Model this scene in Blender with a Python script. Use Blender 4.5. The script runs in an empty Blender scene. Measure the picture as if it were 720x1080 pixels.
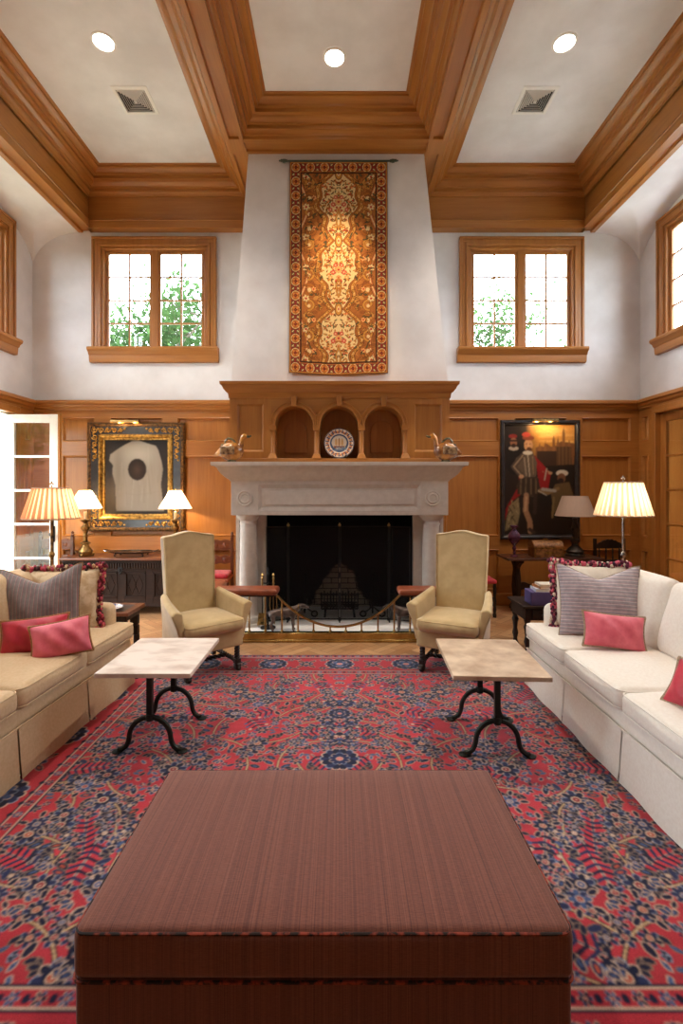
import bpy, math, random
import numpy as np
from mathutils import Vector, Matrix, Euler
PI = math.pi
R = math.radians
scene = bpy.context.scene
COL = scene.collection
rng = random.Random(7)

# ---------------------------------------------------------------- helpers
CAMZ, FPX, VX, VY = 1.6, 510.0, 358.0, 515.0
def PX(px, Y): return (px - VX) * Y / FPX
def PZ(py, Y): return CAMZ + (VY - py) * Y / FPX

def lin(c):
    c = c / 255.0
    return c / 12.92 if c <= 0.04045 else ((c + 0.055) / 1.055) ** 2.4
def C(r, g, b): return (lin(r), lin(g), lin(b), 1.0)

class MB:
    """collects geometry; build() links it as one mesh object"""
    def __init__(s, M=None): s.v = []; s.f = []; s.mi = []; s.M = M; s.m = 0
    def add(s, vs, fs, M=None):
        b = len(s.v)
        for p in vs:
            p = Vector(p)
            if M is not None: p = M @ p
            if s.M is not None: p = s.M @ p
            s.v.append(p)
        for f in fs:
            s.f.append([b + i for i in f]); s.mi.append(s.m)
        return s
    def box(s, x0, x1, y0, y1, z0, z1, M=None):
        vs = [(x0,y0,z0),(x1,y0,z0),(x1,y1,z0),(x0,y1,z0),(x0,y0,z1),(x1,y0,z1),(x1,y1,z1),(x0,y1,z1)]
        return s.hexa(vs, M)
    def hexa(s, vs, M=None):
        return s.add(vs, [(0,3,2,1),(4,5,6,7),(0,1,5,4),(1,2,6,5),(2,3,7,6),(3,0,4,7)], M)
    def prism(s, poly, axis, a0, a1, M=None):
        n = len(poly)
        def mk(p, a):
            if axis == 'x': return (a, p[0], p[1])
            if axis == 'y': return (p[0], a, p[1])
            return (p[0], p[1], a)
        vs = [mk(p, a0) for p in poly] + [mk(p, a1) for p in poly]
        fs = [(i, (i+1) % n, n + (i+1) % n, n + i) for i in range(n)]
        fs += [tuple(range(n))[::-1], tuple(range(n, 2*n))]
        return s.add(vs, fs, M)
    def sweep(s, prof, axis, a0, a1, M=None):
        """open profile strip extruded along an axis"""
        n = len(prof)
        def mk(p, a):
            if axis == 'x': return (a, p[0], p[1])
            if axis == 'y': return (p[0], a, p[1])
            return (p[0], p[1], a)
        vs = [mk(p, a0) for p in prof] + [mk(p, a1) for p in prof]
        return s.add(vs, [(i, i+1, n+i+1, n+i) for i in range(n-1)], M)
    def lathe(s, prof, c=(0,0,0), seg=20, M=None, caps=True):
        vs = []; fs = []; n = len(prof)
        for r, z in prof:
            for k in range(seg):
                a = 2*PI*k/seg
                vs.append((c[0]+r*math.cos(a), c[1]+r*math.sin(a), c[2]+z))
        for i in range(n-1):
            for k in range(seg):
                k2 = (k+1) % seg
                fs.append((i*seg+k, i*seg+k2, (i+1)*seg+k2, (i+1)*seg+k))
        if caps:
            fs.append(tuple(range(seg))[::-1]); fs.append(tuple((n-1)*seg+k for k in range(seg)))
        return s.add(vs, fs, M)
    def tube(s, pts, r, seg=8, closed=False, M=None, flat=1.0):
        pts = [Vector(p) for p in pts]; n = len(pts)
        rs = r if isinstance(r, (list, tuple)) else [r]*n
        vs = []; fs = []
        t0 = (pts[1]-pts[0]).normalized()
        up = Vector((0,0,1)) if abs(t0.z) < 0.9 else Vector((1,0,0))
        nrm = (up - t0*up.dot(t0)).normalized()
        for i, p in enumerate(pts):
            if closed: t = (pts[(i+1) % n]-pts[i-1]).normalized()
            else: t = (pts[min(i+1,n-1)]-pts[max(i-1,0)])
            t = t.normalized() if t.length > 1e-9 else t0
            nrm = nrm - t*nrm.dot(t)
            nrm = nrm.normalized() if nrm.length > 1e-6 else t.orthogonal().normalized()
            b = t.cross(nrm)
            for k in range(seg):
                a = 2*PI*k/seg
                vs.append(p + nrm*(rs[i]*math.cos(a)) + b*(rs[i]*flat*math.sin(a)))
        m = n if closed else n-1
        for i in range(m):
            j = (i+1) % n
            for k in range(seg):
                k2 = (k+1) % seg
                fs.append((i*seg+k, i*seg+k2, j*seg+k2, j*seg+k))
        if not closed:
            fs.append(tuple(range(seg))[::-1]); fs.append(tuple((n-1)*seg+k for k in range(seg)))
        return s.add(vs, fs, M)
    def rings(s, x0, x1, y0, y1, prof, M=None, cap=False):
        """rectangle rings inset by p at height z, walls between"""
        vs = []; fs = []
        for p, z in prof:
            vs += [(x0+p,y0+p,z),(x1-p,y0+p,z),(x1-p,y1-p,z),(x0+p,y1-p,z)]
        for i in range(len(prof)-1):
            for k in range(4):
                k2 = (k+1) % 4
                fs.append((i*4+k, i*4+k2, i*4+4+k2, i*4+4+k))
        if cap: b = (len(prof)-1)*4; fs.append((b,b+1,b+2,b+3))
        return s.add(vs, fs, M)
    def cells(s, u0, u1, v0, v1, holes, w0, w1):
        """board in u-v with rectangular holes, thickness w0..w1 (local x=u, z=v, y=w)"""
        us = sorted({u0,u1,*[h[0] for h in holes],*[h[1] for h in holes]})
        vs = sorted({v0,v1,*[h[2] for h in holes],*[h[3] for h in holes]})
        us = [u for u in us if u0 <= u <= u1]; vs = [v for v in vs if v0 <= v <= v1]
        for i in range(len(us)-1):
            j = 0
            while j < len(vs)-1:
                def solid(jj):
                    uc = (us[i]+us[i+1])/2; vc = (vs[jj]+vs[jj+1])/2
                    return not any(h[0] < uc < h[1] and h[2] < vc < h[3] for h in holes)
                if not solid(j): j += 1; continue
                k = j
                while k+1 < len(vs)-1 and solid(k+1): k += 1
                s.box(us[i], us[i+1], w0, w1, vs[j], vs[k+1]); j = k+1
        return s
    def rbox(s, hx, hy, hz, r, c=(0,0,0), M=None, bulge=(0,0,0), n=6, q=4, fn=None):
        """rounded box with half sizes, optional bulge per axis"""
        def par(h):
            a = [-h + r*(1-math.cos(PI/2*i/q)) for i in range(q)]
            return a + [(-h+r) + (2*h-2*r)*i/n for i in range(n+1)] + [-x for x in a[::-1]]
        P = [par(hx), par(hy), par(hz)]; H = (hx,hy,hz)
        idx = {}; vs = []; fs = []
        def vid(p):
            key = tuple(round(x, 6) for x in p)
            if key not in idx:
                inn = [max(-(H[i]-r), min(H[i]-r, p[i])) for i in range(3)]
                d = Vector([p[i]-inn[i] for i in range(3)])
                d = d.normalized()*r if d.length > 1e-9 else Vector((0,0,0))
                o = [inn[i]+d[i] for i in range(3)]
                t = [p[i]/H[i] for i in range(3)]
                for i in range(3):
                    j, k = (i+1) % 3, (i+2) % 3
                    o[i] += bulge[i]*t[i]*(1-t[j]**2)*(1-t[k]**2)
                if fn: o = fn(o, t)
                idx[key] = len(vs); vs.append((o[0]+c[0], o[1]+c[1], o[2]+c[2]))
            return idx[key]
        for ax in range(3):
            j, k = (ax+1) % 3, (ax+2) % 3
            for sg in (-1, 1):
                for a in range(len(P[j])-1):
                    for b in range(len(P[k])-1):
                        q4 = []
                        for da, db in ((0,0),(1,0),(1,1),(0,1)):
                            p = [0,0,0]; p[ax] = sg*H[ax]; p[j] = P[j][a+da]; p[k] = P[k][b+db]
                            q4.append(vid(p))
                        if sg < 0: q4 = q4[::-1]
                        fs.append(tuple(q4))
        return s.add(vs, fs, M)
    def sphere(s, c, r, seg=12, rings=8, sc=(1,1,1), M=None):
        prof = [(max(1e-4, r*math.sin(PI*i/rings)), -r*math.cos(PI*i/rings)) for i in range(rings+1)]
        b = len(s.v)
        s2 = MB(); s2.lathe(prof, (0,0,0), seg)
        return s.add([(c[0]+v.x*sc[0], c[1]+v.y*sc[1], c[2]+v.z*sc[2]) for v in s2.v], s2.f, M)
    def build(s, name, mats, parent=None, bevel=0, ang=35, seg=2, sub=0):
        me = bpy.data.meshes.new(name)
        me.from_pydata([tuple(v) for v in s.v], [], s.f)
        me.update()
        if not isinstance(mats, (list, tuple)): mats = [mats]
        for m in mats: me.materials.append(m)
        if len(mats) > 1: me.polygons.foreach_set('material_index', s.mi)
        import bmesh
        bm = bmesh.new(); bm.from_mesh(me)
        bmesh.ops.recalc_face_normals(bm, faces=bm.faces); bm.to_mesh(me); bm.free()
        me.polygons.foreach_set('use_smooth', [True]*len(me.polygons))
        me.set_sharp_from_angle(angle=R(ang))
        o = bpy.data.objects.new(name, me); COL.objects.link(o)
        if parent is not None: o.parent = parent
        if bevel:
            b = o.modifiers.new('Bevel', 'BEVEL'); b.width = bevel; b.segments = seg; b.limit_method = 'ANGLE'; b.angle_limit = R(40)
        if sub:
            m = o.modifiers.new('Sub', 'SUBSURF'); m.levels = m.render_levels = sub
        return o

def tag(o, label, cat, group=None):
    o['label'] = label; o['category'] = cat
    if group: o['group'] = group
    return o
def thing(name, label, cat, loc=(0,0,0), rz=0, group=None):
    o = bpy.data.objects.new(name, None); COL.objects.link(o); o.empty_display_size = .1
    o.location = loc; o.rotation_euler = (0,0,R(rz))
    return tag(o, label, cat, group)
def struct(o): o['kind'] = 'structure'; return o
def sempty(name):
    o = bpy.data.objects.new(name, None); COL.objects.link(o); o['kind'] = 'structure'; return o
def copy_tree(o, parent=None):
    c = o.copy(); COL.objects.link(c)
    if parent is not None:
        c.parent = parent; c.matrix_parent_inverse = o.matrix_parent_inverse.copy()
    for ch in list(o.children): copy_tree(ch, c)
    return c
def rotz(a): return Matrix.Rotation(R(a), 4, 'Z')
def T(x, y, z): return Matrix.Translation((x, y, z))
def axis_m(p, d):
    """matrix taking local +z onto direction d at p"""
    return T(*p) @ Vector(d).to_track_quat('Z', 'Y').to_matrix().to_4x4()

# ---------------------------------------------------------------- materials
def newmat(name):
    m = bpy.data.materials.new(name); m.use_nodes = True
    nt = m.node_tree; b = nt.nodes['Principled BSDF']
    return m, nt, b
def noise(nt, scale, sc=(1,1,1), detail=4, rough=.55, coord='Object', rot=(0,0,0), dist=0):
    tc = nt.nodes.new('ShaderNodeTexCoord'); mp = nt.nodes.new('ShaderNodeMapping')
    mp.inputs['Scale'].default_value = sc; mp.inputs['Rotation'].default_value = rot
    nt.links.new(tc.outputs[coord], mp.inputs['Vector'])
    n = nt.nodes.new('ShaderNodeTexNoise'); n.inputs['Scale'].default_value = scale
    n.inputs['Detail'].default_value = detail; n.inputs['Roughness'].default_value = rough
    n.inputs['Distortion'].default_value = dist
    nt.links.new(mp.outputs['Vector'], n.inputs['Vector'])
    return n
def ramp(nt, src, stops):
    r = nt.nodes.new('ShaderNodeValToRGB'); e = r.color_ramp.elements
    e[0].position, e[0].color = stops[0]; e[1].position, e[1].color = stops[-1]
    for p, c in stops[1:-1]:
        x = e.new(p); x.color = c
    nt.links.new(src, r.inputs['Fac']); return r
def bump(nt, b, src, strength, dist=.01):
    n = nt.nodes.new('ShaderNodeBump'); n.inputs['Strength'].default_value = strength; n.inputs['Distance'].default_value = dist
    nt.links.new(src, n.inputs['Height']); nt.links.new(n.outputs['Normal'], b.inputs['Normal'])
def mottled(name, c1, c2, scale=6, rough=.6, bmp=0, sc=(1,1,1), metal=0, lo=.35, hi=.65, spec=.5, detail=4, sheen=0, coat=0):
    m, nt, b = newmat(name)
    n = noise(nt, scale, sc, detail)
    r = ramp(nt, n.outputs['Fac'], [(lo, c1), (hi, c2)])
    nt.links.new(r.outputs['Color'], b.inputs['Base Color'])
    b.inputs['Roughness'].default_value = rough; b.inputs['Metallic'].default_value = metal
    b.inputs['Specular IOR Level'].default_value = spec
    if sheen: b.inputs['Sheen Weight'].default_value = sheen; b.inputs['Sheen Roughness'].default_value = .4
    if coat: b.inputs['Coat Weight'].default_value = coat; b.inputs['Coat Roughness'].default_value = .15
    if bmp: bump(nt, b, n.outputs['Fac'], bmp)
    return m
def wood(name, dark, mid, light, axis='z', rough=.38, scale=1.0, spec=.4, coat=.15):
    m, nt, b = newmat(name)
    s = {'x': (.6,9,9), 'y': (9,.6,9), 'z': (9,9,.6)}[axis]
    n1 = noise(nt, 1.6*scale, s, 6, .62, dist=.6)
    s2 = {'x': (1.5,60,60), 'y': (60,1.5,60), 'z': (60,60,1.5)}[axis]
    n2 = noise(nt, 2.0*scale, s2, 3, .6)
    n3 = noise(nt, .9, (1,1,1), 2)
    mx = nt.nodes.new('ShaderNodeMix'); mx.data_type = 'FLOAT'; mx.inputs[0].default_value = .35
    nt.links.new(n1.outputs['Fac'], mx.inputs[2]); nt.links.new(n2.outputs['Fac'], mx.inputs[3])
    mx2 = nt.nodes.new('ShaderNodeMix'); mx2.data_type = 'FLOAT'; mx2.inputs[0].default_value = .3
    nt.links.new(mx.outputs[0], mx2.inputs[2]); nt.links.new(n3.outputs['Fac'], mx2.inputs[3])
    r = ramp(nt, mx2.outputs[0], [(.32, dark), (.5, mid), (.68, light)])
    nt.links.new(r.outputs['Color'], b.inputs['Base Color'])
    b.inputs['Roughness'].default_value = rough; b.inputs['Specular IOR Level'].default_value = spec
    b.inputs['Coat Weight'].default_value = coat; b.inputs['Coat Roughness'].default_value = .25
    bump(nt, b, n2.outputs['Fac'], .08, .004)
    return m
def plain(name, c, rough=.5, metal=0, spec=.5, var=.12, scale=14):
    c1 = tuple(x*(1-var) for x in c[:3])+(1,); c2 = tuple(min(1, x*(1+var)) for x in c[:3])+(1,)
    return mottled(name, c1, c2, scale, rough, 0, metal=metal, spec=spec)
def colattr(name, rough=.8, spec=.2, sheen=0, nz=0, nscale=200, coat=0):
    m, nt, b = newmat(name)
    a = nt.nodes.new('ShaderNodeVertexColor'); a.layer_name = 'Col'
    b.inputs['Roughness'].default_value = rough; b.inputs['Specular IOR Level'].default_value = spec
    if sheen: b.inputs['Sheen Weight'].default_value = sheen
    if coat: b.inputs['Coat Weight'].default_value = coat; b.inputs['Coat Roughness'].default_value = .3
    n = noise(nt, nscale, (1,1,1), 2)
    mx = nt.nodes.new('ShaderNodeMix'); mx.data_type = 'RGBA'; mx.blend_type = 'MULTIPLY'; mx.inputs[0].default_value = nz
    nt.links.new(a.outputs['Color'], mx.inputs[6])
    r = ramp(nt, n.outputs['Fac'], [(.3,(.5,.5,.5,1)),(.7,(1.2,1.2,1.2,1))])
    nt.links.new(r.outputs['Color'], mx.inputs[7]); nt.links.new(mx.outputs[2], b.inputs['Base Color'])
    bump(nt, b, n.outputs['Fac'], .25 if nz else .03, .003)
    return m
def stripes(name, cols, period, axis='x', rough=.8, sheen=.1, fine=0, coord='Object', weave=0, nscale=1.0):
    """fabric striped along one local axis; cols = [(pos,color)]"""
    m, nt, b = newmat(name)
    tc = nt.nodes.new('ShaderNodeTexCoord'); sp = nt.nodes.new('ShaderNodeSeparateXYZ')
    nt.links.new(tc.outputs[coord], sp.inputs[0])
    d = nt.nodes.new('ShaderNodeMath'); d.operation = 'DIVIDE'; d.inputs[1].default_value = period
    nt.links.new(sp.outputs['xyz'.index(axis)], d.inputs[0])
    f = nt.nodes.new('ShaderNodeMath'); f.operation = 'FRACT'; nt.links.new(d.outputs[0], f.inputs[0])
    r = nt.nodes.new('ShaderNodeValToRGB'); r.color_ramp.interpolation = 'CONSTANT'; e = r.color_ramp.elements
    e[0].position, e[0].color = cols[0]; e[1].position, e[1].color = cols[-1]
    for p, c in cols[1:-1]: x = e.new(p); x.color = c
    nt.links.new(f.outputs[0], r.inputs['Fac'])
    n = noise(nt, 30*nscale, (1,1,1), 3)
    rr = ramp(nt, n.outputs['Fac'], [(.3,(.8,.8,.8,1)),(.7,(1.1,1.1,1.1,1))])
    mx = nt.nodes.new('ShaderNodeMix'); mx.data_type = 'RGBA'; mx.blend_type = 'MULTIPLY'; mx.inputs[0].default_value = 1
    nt.links.new(r.outputs['Color'], mx.inputs[6]); nt.links.new(rr.outputs['Color'], mx.inputs[7])
    nt.links.new(mx.outputs[2], b.inputs['Base Color'])
    b.inputs['Roughness'].default_value = rough; b.inputs['Sheen Weight'].default_value = sheen; b.inputs['Specular IOR Level'].default_value = .2
    return m
def glass_pane(name, tint=(.96,.98,.98,1), refl=.08, rough=.02):
    m = bpy.data.materials.new(name); m.use_nodes = True; nt = m.node_tree; nt.nodes.clear()
    o = nt.nodes.new('ShaderNodeOutputMaterial'); t = nt.nodes.new('ShaderNodeBsdfTransparent'); g = nt.nodes.new('ShaderNodeBsdfGlossy')
    lw = nt.nodes.new('ShaderNodeFresnel'); ge = nt.nodes.new('ShaderNodeNewGeometry'); io = nt.nodes.new('ShaderNodeMath'); io.operation = 'MULTIPLY_ADD'
    io.inputs[1].default_value = 1/1.5-1.5; io.inputs[2].default_value = 1.5; nt.links.new(ge.outputs['Backfacing'], io.inputs[0]); nt.links.new(io.outputs[0], lw.inputs['IOR'])
    ad = nt.nodes.new('ShaderNodeMath'); ad.operation = 'ADD'; ad.inputs[1].default_value = refl-.04; ad.use_clamp = True
    nt.links.new(lw.outputs[0], ad.inputs[0])
    t.inputs[0].default_value = tint; g.inputs['Roughness'].default_value = rough
    mx = nt.nodes.new('ShaderNodeMixShader'); nt.links.new(ad.outputs[0], mx.inputs[0])
    nt.links.new(t.outputs[0], mx.inputs[1]); nt.links.new(g.outputs[0], mx.inputs[2]); nt.links.new(mx.outputs[0], o.inputs[0])
    return m
def mesh_screen(name, fac, col):
    m = bpy.data.materials.new(name); m.use_nodes = True; nt = m.node_tree; nt.nodes.clear()
    o = nt.nodes.new('ShaderNodeOutputMaterial'); t = nt.nodes.new('ShaderNodeBsdfTransparent'); g = nt.nodes.new('ShaderNodeBsdfPrincipled')
    g.inputs['Base Color'].default_value = col; g.inputs['Roughness'].default_value = .45; g.inputs['Metallic'].default_value = .6
    mx = nt.nodes.new('ShaderNodeMixShader'); mx.inputs[0].default_value = fac
    nt.links.new(t.outputs[0], mx.inputs[1]); nt.links.new(g.outputs[0], mx.inputs[2]); nt.links.new(mx.outputs[0], o.inputs[0])
    return m
def shade_mat(name, col, trans=.55):
    m = bpy.data.materials.new(name); m.use_nodes = True; nt = m.node_tree; nt.nodes.clear()
    o = nt.nodes.new('ShaderNodeOutputMaterial'); d = nt.nodes.new('ShaderNodeBsdfDiffuse'); t = nt.nodes.new('ShaderNodeBsdfTranslucent')
    n = noise(nt, 40, (1,1,.2), 3)
    r = ramp(nt, n.outputs['Fac'], [(.3, tuple(x*.93 for x in col[:3])+(1,)), (.7, col)])
    nt.links.new(r.outputs['Color'], d.inputs['Color']); nt.links.new(r.outputs['Color'], t.inputs['Color'])
    mx = nt.nodes.new('ShaderNodeMixShader'); mx.inputs[0].default_value = trans
    nt.links.new(d.outputs[0], mx.inputs[1]); nt.links.new(t.outputs[0], mx.inputs[2]); nt.links.new(mx.outputs[0], o.inputs[0])
    return m
def emit(name, col, s):
    m = bpy.data.materials.new(name); m.use_nodes = True; nt = m.node_tree; nt.nodes.clear()
    o = nt.nodes.new('ShaderNodeOutputMaterial'); e = nt.nodes.new('ShaderNodeEmission')
    e.inputs[0].default_value = col; e.inputs[1].default_value = s; nt.links.new(e.outputs[0], o.inputs[0]); return m

OAK = (C(140,86,36), C(164,106,48), C(180,122,60))
oak_x = wood('oak_grain_x', *OAK, axis='x'); oak_y = wood('oak_grain_y', *OAK, axis='y'); oak_z = wood('oak_grain_z', *OAK, axis='z')
DK = (C(24,15,10), C(42,27,19), C(62,42,30))
dark_oak = wood('dark_oak', *DK, axis='x', rough=.55, spec=.2, coat=0); dark_oak_z = wood('dark_oak_z', *DK, axis='z', rough=.55, spec=.2, coat=0)
ebony = wood('ebonised_wood', C(14,10,8), C(28,20,16), C(46,32,24), axis='z', rough=.4)
walnut = wood('walnut', C(44,22,12), C(84,44,24), C(120,68,40), axis='y', rough=.35)
walnut_x = wood('walnut_x', C(60,30,16), C(104,58,34), C(140,86,54), axis='x', rough=.35)
plaster = mottled('plaster', C(214,211,211), C(228,226,227), 2.2, .85, .05, spec=.2)
white_paint = plain('white_paint', C(232,230,222), .4, var=.03)
stone = mottled('limestone', C(190,181,172), C(200,192,183), 16, .75, .03, spec=.3, detail=6)
hearthstone = mottled('hearth_stone', C(232,228,224), C(242,239,235), 5, .5, .03)
linen = mottled('cream_linen', C(228,221,211), C(234,229,220), 60, .9, .12, spec=.15, sheen=.2)
linen_shade = mottled('cream_linen_shade', C(201,174,138), C(209,184,150), 60, .9, .12, spec=.15, sheen=.2)  # the cream linen again, darker and warmer: left side's shade put into the colour
velvet = mottled('khaki_velvet', C(182,158,114), C(196,172,128), 9, .8, .06, spec=.2, sheen=.5)
trav_lit = mottled('travertine_lit', C(186,166,152), C(232,220,210), 4, .3, .02, sc=(1,1.8,1), detail=12, lo=.3, hi=.55)  # veins are its own; the paler tint carries the window light
trav_warm = mottled('travertine_warm_lit', C(164,134,108), C(222,202,178), 6, .3, .02, detail=12, lo=.3, hi=.68)  # same stone as the left top, browned to carry warm light
iron = plain('wrought_iron', C(44,48,44), .5, .7, var=.25)
black_iron = plain('black_iron', C(24,23,23), .55, .5, var=.3)
brass = plain('brass', C(182,148,92), .3, 1, var=.12)
old_brass = mottled('aged_brass', C(70,56,36), C(168,132,76), 22, .38, .1, metal=.9)
gold = mottled('gilding', C(120,84,34), C(206,158,78), 30, .4, .3, metal=.75)
silver = mottled('tarnished_silver', C(92,90,92), C(176,174,172), 8, .22, .02, metal=1)
pewter = mottled('pewter_pole', C(120,118,118), C(190,188,186), 10, .25, 0, metal=1)
bronze = mottled('brown_bronze', C(62,50,46), C(112,94,86), 16, .45, .1, metal=.5)
leather = mottled('tan_leather', C(118,58,36), C(144,76,48), 12, .42, .05, spec=.5)
red_seat = mottled('red_upholstery', C(150,24,40), C(196,50,66), 20, .75, .1, sheen=.3)
brick = None
brass_trim = brass
SKY, EXPO, DLW, TAPW, LAMPW, TLW = 13.0, 0.55, 250, 330, 6, 17
# ================================================================ ROOM
XL, XR, YW, YB = -4.24, 4.15, 6.68, -3.62
XC = -0.04
ZC, ZB, ZS = 5.84, 5.54, 5.13        # ceiling, long beam soffit, side beam soffit
WAIN = 2.80
MODY = [5.41, 2.83, 0.25, -2.33]
WINY = MODY[:2]     # window bays along the side walls
HW = 0.69                            # window half width

def M_back():  return Matrix(((1,0,0,0),(0,1,0,YW),(0,0,1,0),(0,0,0,1)))             # local y: + is outwards (outside)
def M_left():  return Matrix(((0,-1,0,XL),(1,0,0,0),(0,0,1,0),(0,0,0,1)))            # u->Y, w->-X
def M_right(): return Matrix(((0,1,0,XR),(1,0,0,0),(0,0,1,0),(0,0,0,1)))
def M_rear():  return Matrix(((1,0,0,0),(0,-1,0,YB),(0,0,1,0),(0,0,0,1)))
WZ0, WZ1 = 3.53, 4.89
BWX = [-2.548, 2.50]
DY0, DY1, DZ = 4.78, 6.20, 2.56      # french door opening in the side walls
DOORS_L = [(DY0, DY1), (2.12, 3.54)]  # the second opening is unseen, added for more daylight from the left

# --- floor
m_floor, nt, b = newmat('parquet')
tc = nt.nodes.new('ShaderNodeTexCoord'); mp = nt.nodes.new('ShaderNodeMapping'); mp.inputs['Rotation'].default_value = (0,0,R(45))
nt.links.new(tc.outputs['Object'], mp.inputs['Vector'])
def chev(nt):
    # herringbone: alternate brick direction over checks of the rotated plane
    brs = []
    for rot in (0, 90):
        m2 = nt.nodes.new('ShaderNodeMapping'); m2.inputs['Rotation'].default_value = (0,0,R(rot))
        nt.links.new(mp.outputs['Vector'], m2.inputs['Vector'])
        k = nt.nodes.new('ShaderNodeTexBrick'); k.offset = .5; k.inputs['Scale'].default_value = 1
        k.inputs['Brick Width'].default_value = .36; k.inputs['Row Height'].default_value = .09
        k.inputs['Mortar Size'].default_value = .0022; k.inputs['Bias'].default_value = 0
        k.inputs['Color1'].default_value = C(166,120,82); k.inputs['Color2'].default_value = C(196,152,110); k.inputs['Mortar'].default_value = C(84,52,30)
        nt.links.new(m2.outputs['Vector'], k.inputs['Vector']); brs.append(k)
    ch = nt.nodes.new('ShaderNodeTexChecker'); ch.inputs['Scale'].default_value = 1/.36
    nt.links.new(mp.outputs['Vector'], ch.inputs['Vector'])
    mx = nt.nodes.new('ShaderNodeMix'); mx.data_type = 'RGBA'
    nt.links.new(ch.outputs['Fac'], mx.inputs[0]); nt.links.new(brs[0].outputs['Color'], mx.inputs[6]); nt.links.new(brs[1].outputs['Color'], mx.inputs[7])
    return mx
mx = chev(nt); n = noise(nt, 3, (1,1,1), 5); rr = ramp(nt, n.outputs['Fac'], [(.3,(.8,.8,.8,1)),(.7,(1.1,1.1,1.1,1))])
m3 = nt.nodes.new('ShaderNodeMix'); m3.data_type = 'RGBA'; m3.blend_type = 'MULTIPLY'; m3.inputs[0].default_value = 1
nt.links.new(mx.outputs[2], m3.inputs[6]); nt.links.new(rr.outputs['Color'], m3.inputs[7]); nt.links.new(m3.outputs[2], b.inputs['Base Color'])
b.inputs['Roughness'].default_value = .3; b.inputs['Coat Weight'].default_value = .3; b.inputs['Coat Roughness'].default_value = .2
struct(MB().box(XL-.3, XR+.3, YB-.3, YW+.3, -.12, 0).build('floor', m_floor))

# --- ceiling slab
struct(MB().box(XL-.3, XR+.3, YB-.3, YW+.3, ZC, ZC+.2).build('ceiling', plaster))

# --- walls
def window_hole(uc): return (uc-HW, uc+HW, WZ0, WZ1)
holes = [window_hole(x) for x in BWX]
struct(MB(M_back()).cells(XL-.3, XR+.3, 0, ZC, holes, 0, .07).build('wall_back', plaster))
hl = [window_hole(y) for y in WINY]; dl = [(a, c, 0, DZ) for a, c in DOORS_L]
struct(MB(M_left()).cells(YB, YW, 0, ZC, hl+dl, 0, .07).build('wall_left', plaster))
struct(MB(M_right()).cells(YB, YW, 0, ZC, hl+[(DY0, DY1, 0, DZ)], 0, .07).build('wall_right', plaster))
struct(MB(M_rear()).cells(XL-.3, XR+.3, 0, ZC, [], 0, .3).build('wall_rear', plaster))

# --- vaulted coves with lunettes over the side windows
def cove(name, M, x_in):
    mb = MB(M); nu = 44; W = x_in; ny = 480
    vs = []; fs = []
    def zl(y):
        d = min(abs(y-c) for c in MODY)/1.29
        return 4.62 + .58*math.sqrt(max(0, 1-d*d))
    def zc(u): return 4.62 + .51*math.sqrt(max(0, 1-((W-u)/W)**2))
    for j in range(ny+1):
        y = YB + (YW-YB)*j/ny
        for i in range(nu+1):
            u = W*(i/nu)**1.6
            vs.append((y, -u, max(zc(u), zl(y))))
    for j in range(ny):
        for i in range(nu):
            a = j*(nu+1)+i; fs.append((a, a+1, a+nu+2, a+nu+1))
    mb.add(vs, fs); o = mb.build(name, plaster, ang=13); return struct(o)
cove('ceiling_cove_left', M_left(), abs(XL+3.60))
cove('ceiling_cove_right', M_right(), abs(XR-3.52))

# --- coffer mouldings
CROWN = [(0,0),(0,.030),(.020,.032),(.022,.045),(.030,.062),(.044,.074),(.060,.078),(.060,.082),(.060,.116),(.086,.118),(.092,.132),(.108,.142),(.126,.156),(.136,.176),(.168,.180),(.168,.218),(.200,.221),(.204,.240),(.222,.258),(.248,.268),(.268,.272),(.270,.290),(.300,.293),(.300,.31)]
CROWN = [(p, ZB+z) for p, z in CROWN]
SB0, SB1 = -3.39, 3.31               # inner faces of the side beams (architrave)
LB_O, LB_I = 1.257, 1.05             # long beam outer / inner, about XC
YF, YA, YH = 6.60, 6.55, 5.46        # frieze, architrave at the back; header front
k = 1
def trim(mb, m, **kw):
    global k
    o = mb.build('trim_%d' % k, m, **kw); k += 1; return struct(o)
def longm(mb, y0, y1): return mb
for x0, x1 in ((SB0-.04, XC-LB_O), (XC+LB_O, SB1+.04)):
    # side crown pieces (grain along y) and end crown pieces (grain along x) of one coffer
    mb = MB(); vs = []
    n = len(CROWN)
    def side(mb, a, c):   # a/c: functions giving the two end points per profile point
        b0 = [a(p, z) for p, z in CROWN] + [c(p, z) for p, z in CROWN]
        mb.add(b0, [(i, i+1, n+i+1, n+i) for i in range(n-1)])
    side(mb, lambda p, z: (x0+p, YB, z), lambda p, z: (x0+p, YF-p, z))
    side(mb, lambda p, z: (x1-p, YB, z), lambda p, z: (x1-p, YF-p, z))
    trim(mb, oak_y, ang=25)
    mb = MB(); side(mb, lambda p, z: (x0+p, YF-p, z), lambda p, z: (x1-p, YF-p, z)); trim(mb, oak_x, ang=25)
# centre coffer
x0, x1 = XC-LB_I, XC+LB_I; n = len(CROWN)
mb = MB()
for f in (lambda p: x0+p, lambda p: x1-p):
    mb.add([(f(p), YB, z) for p, z in CROWN]+[(f(p), YH-p, z) for p, z in CROWN], [(i, i+1, n+i+1, n+i) for i in range(n-1)])
trim(mb, oak_y, ang=25)
mb = MB(); mb.add([(x0+p, YH-p, z) for p, z in CROWN]+[(x1-p, YH-p, z) for p, z in CROWN], [(i, i+1, n+i+1, n+i) for i in range(n-1)])
trim(mb, oak_x, ang=25)
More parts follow.
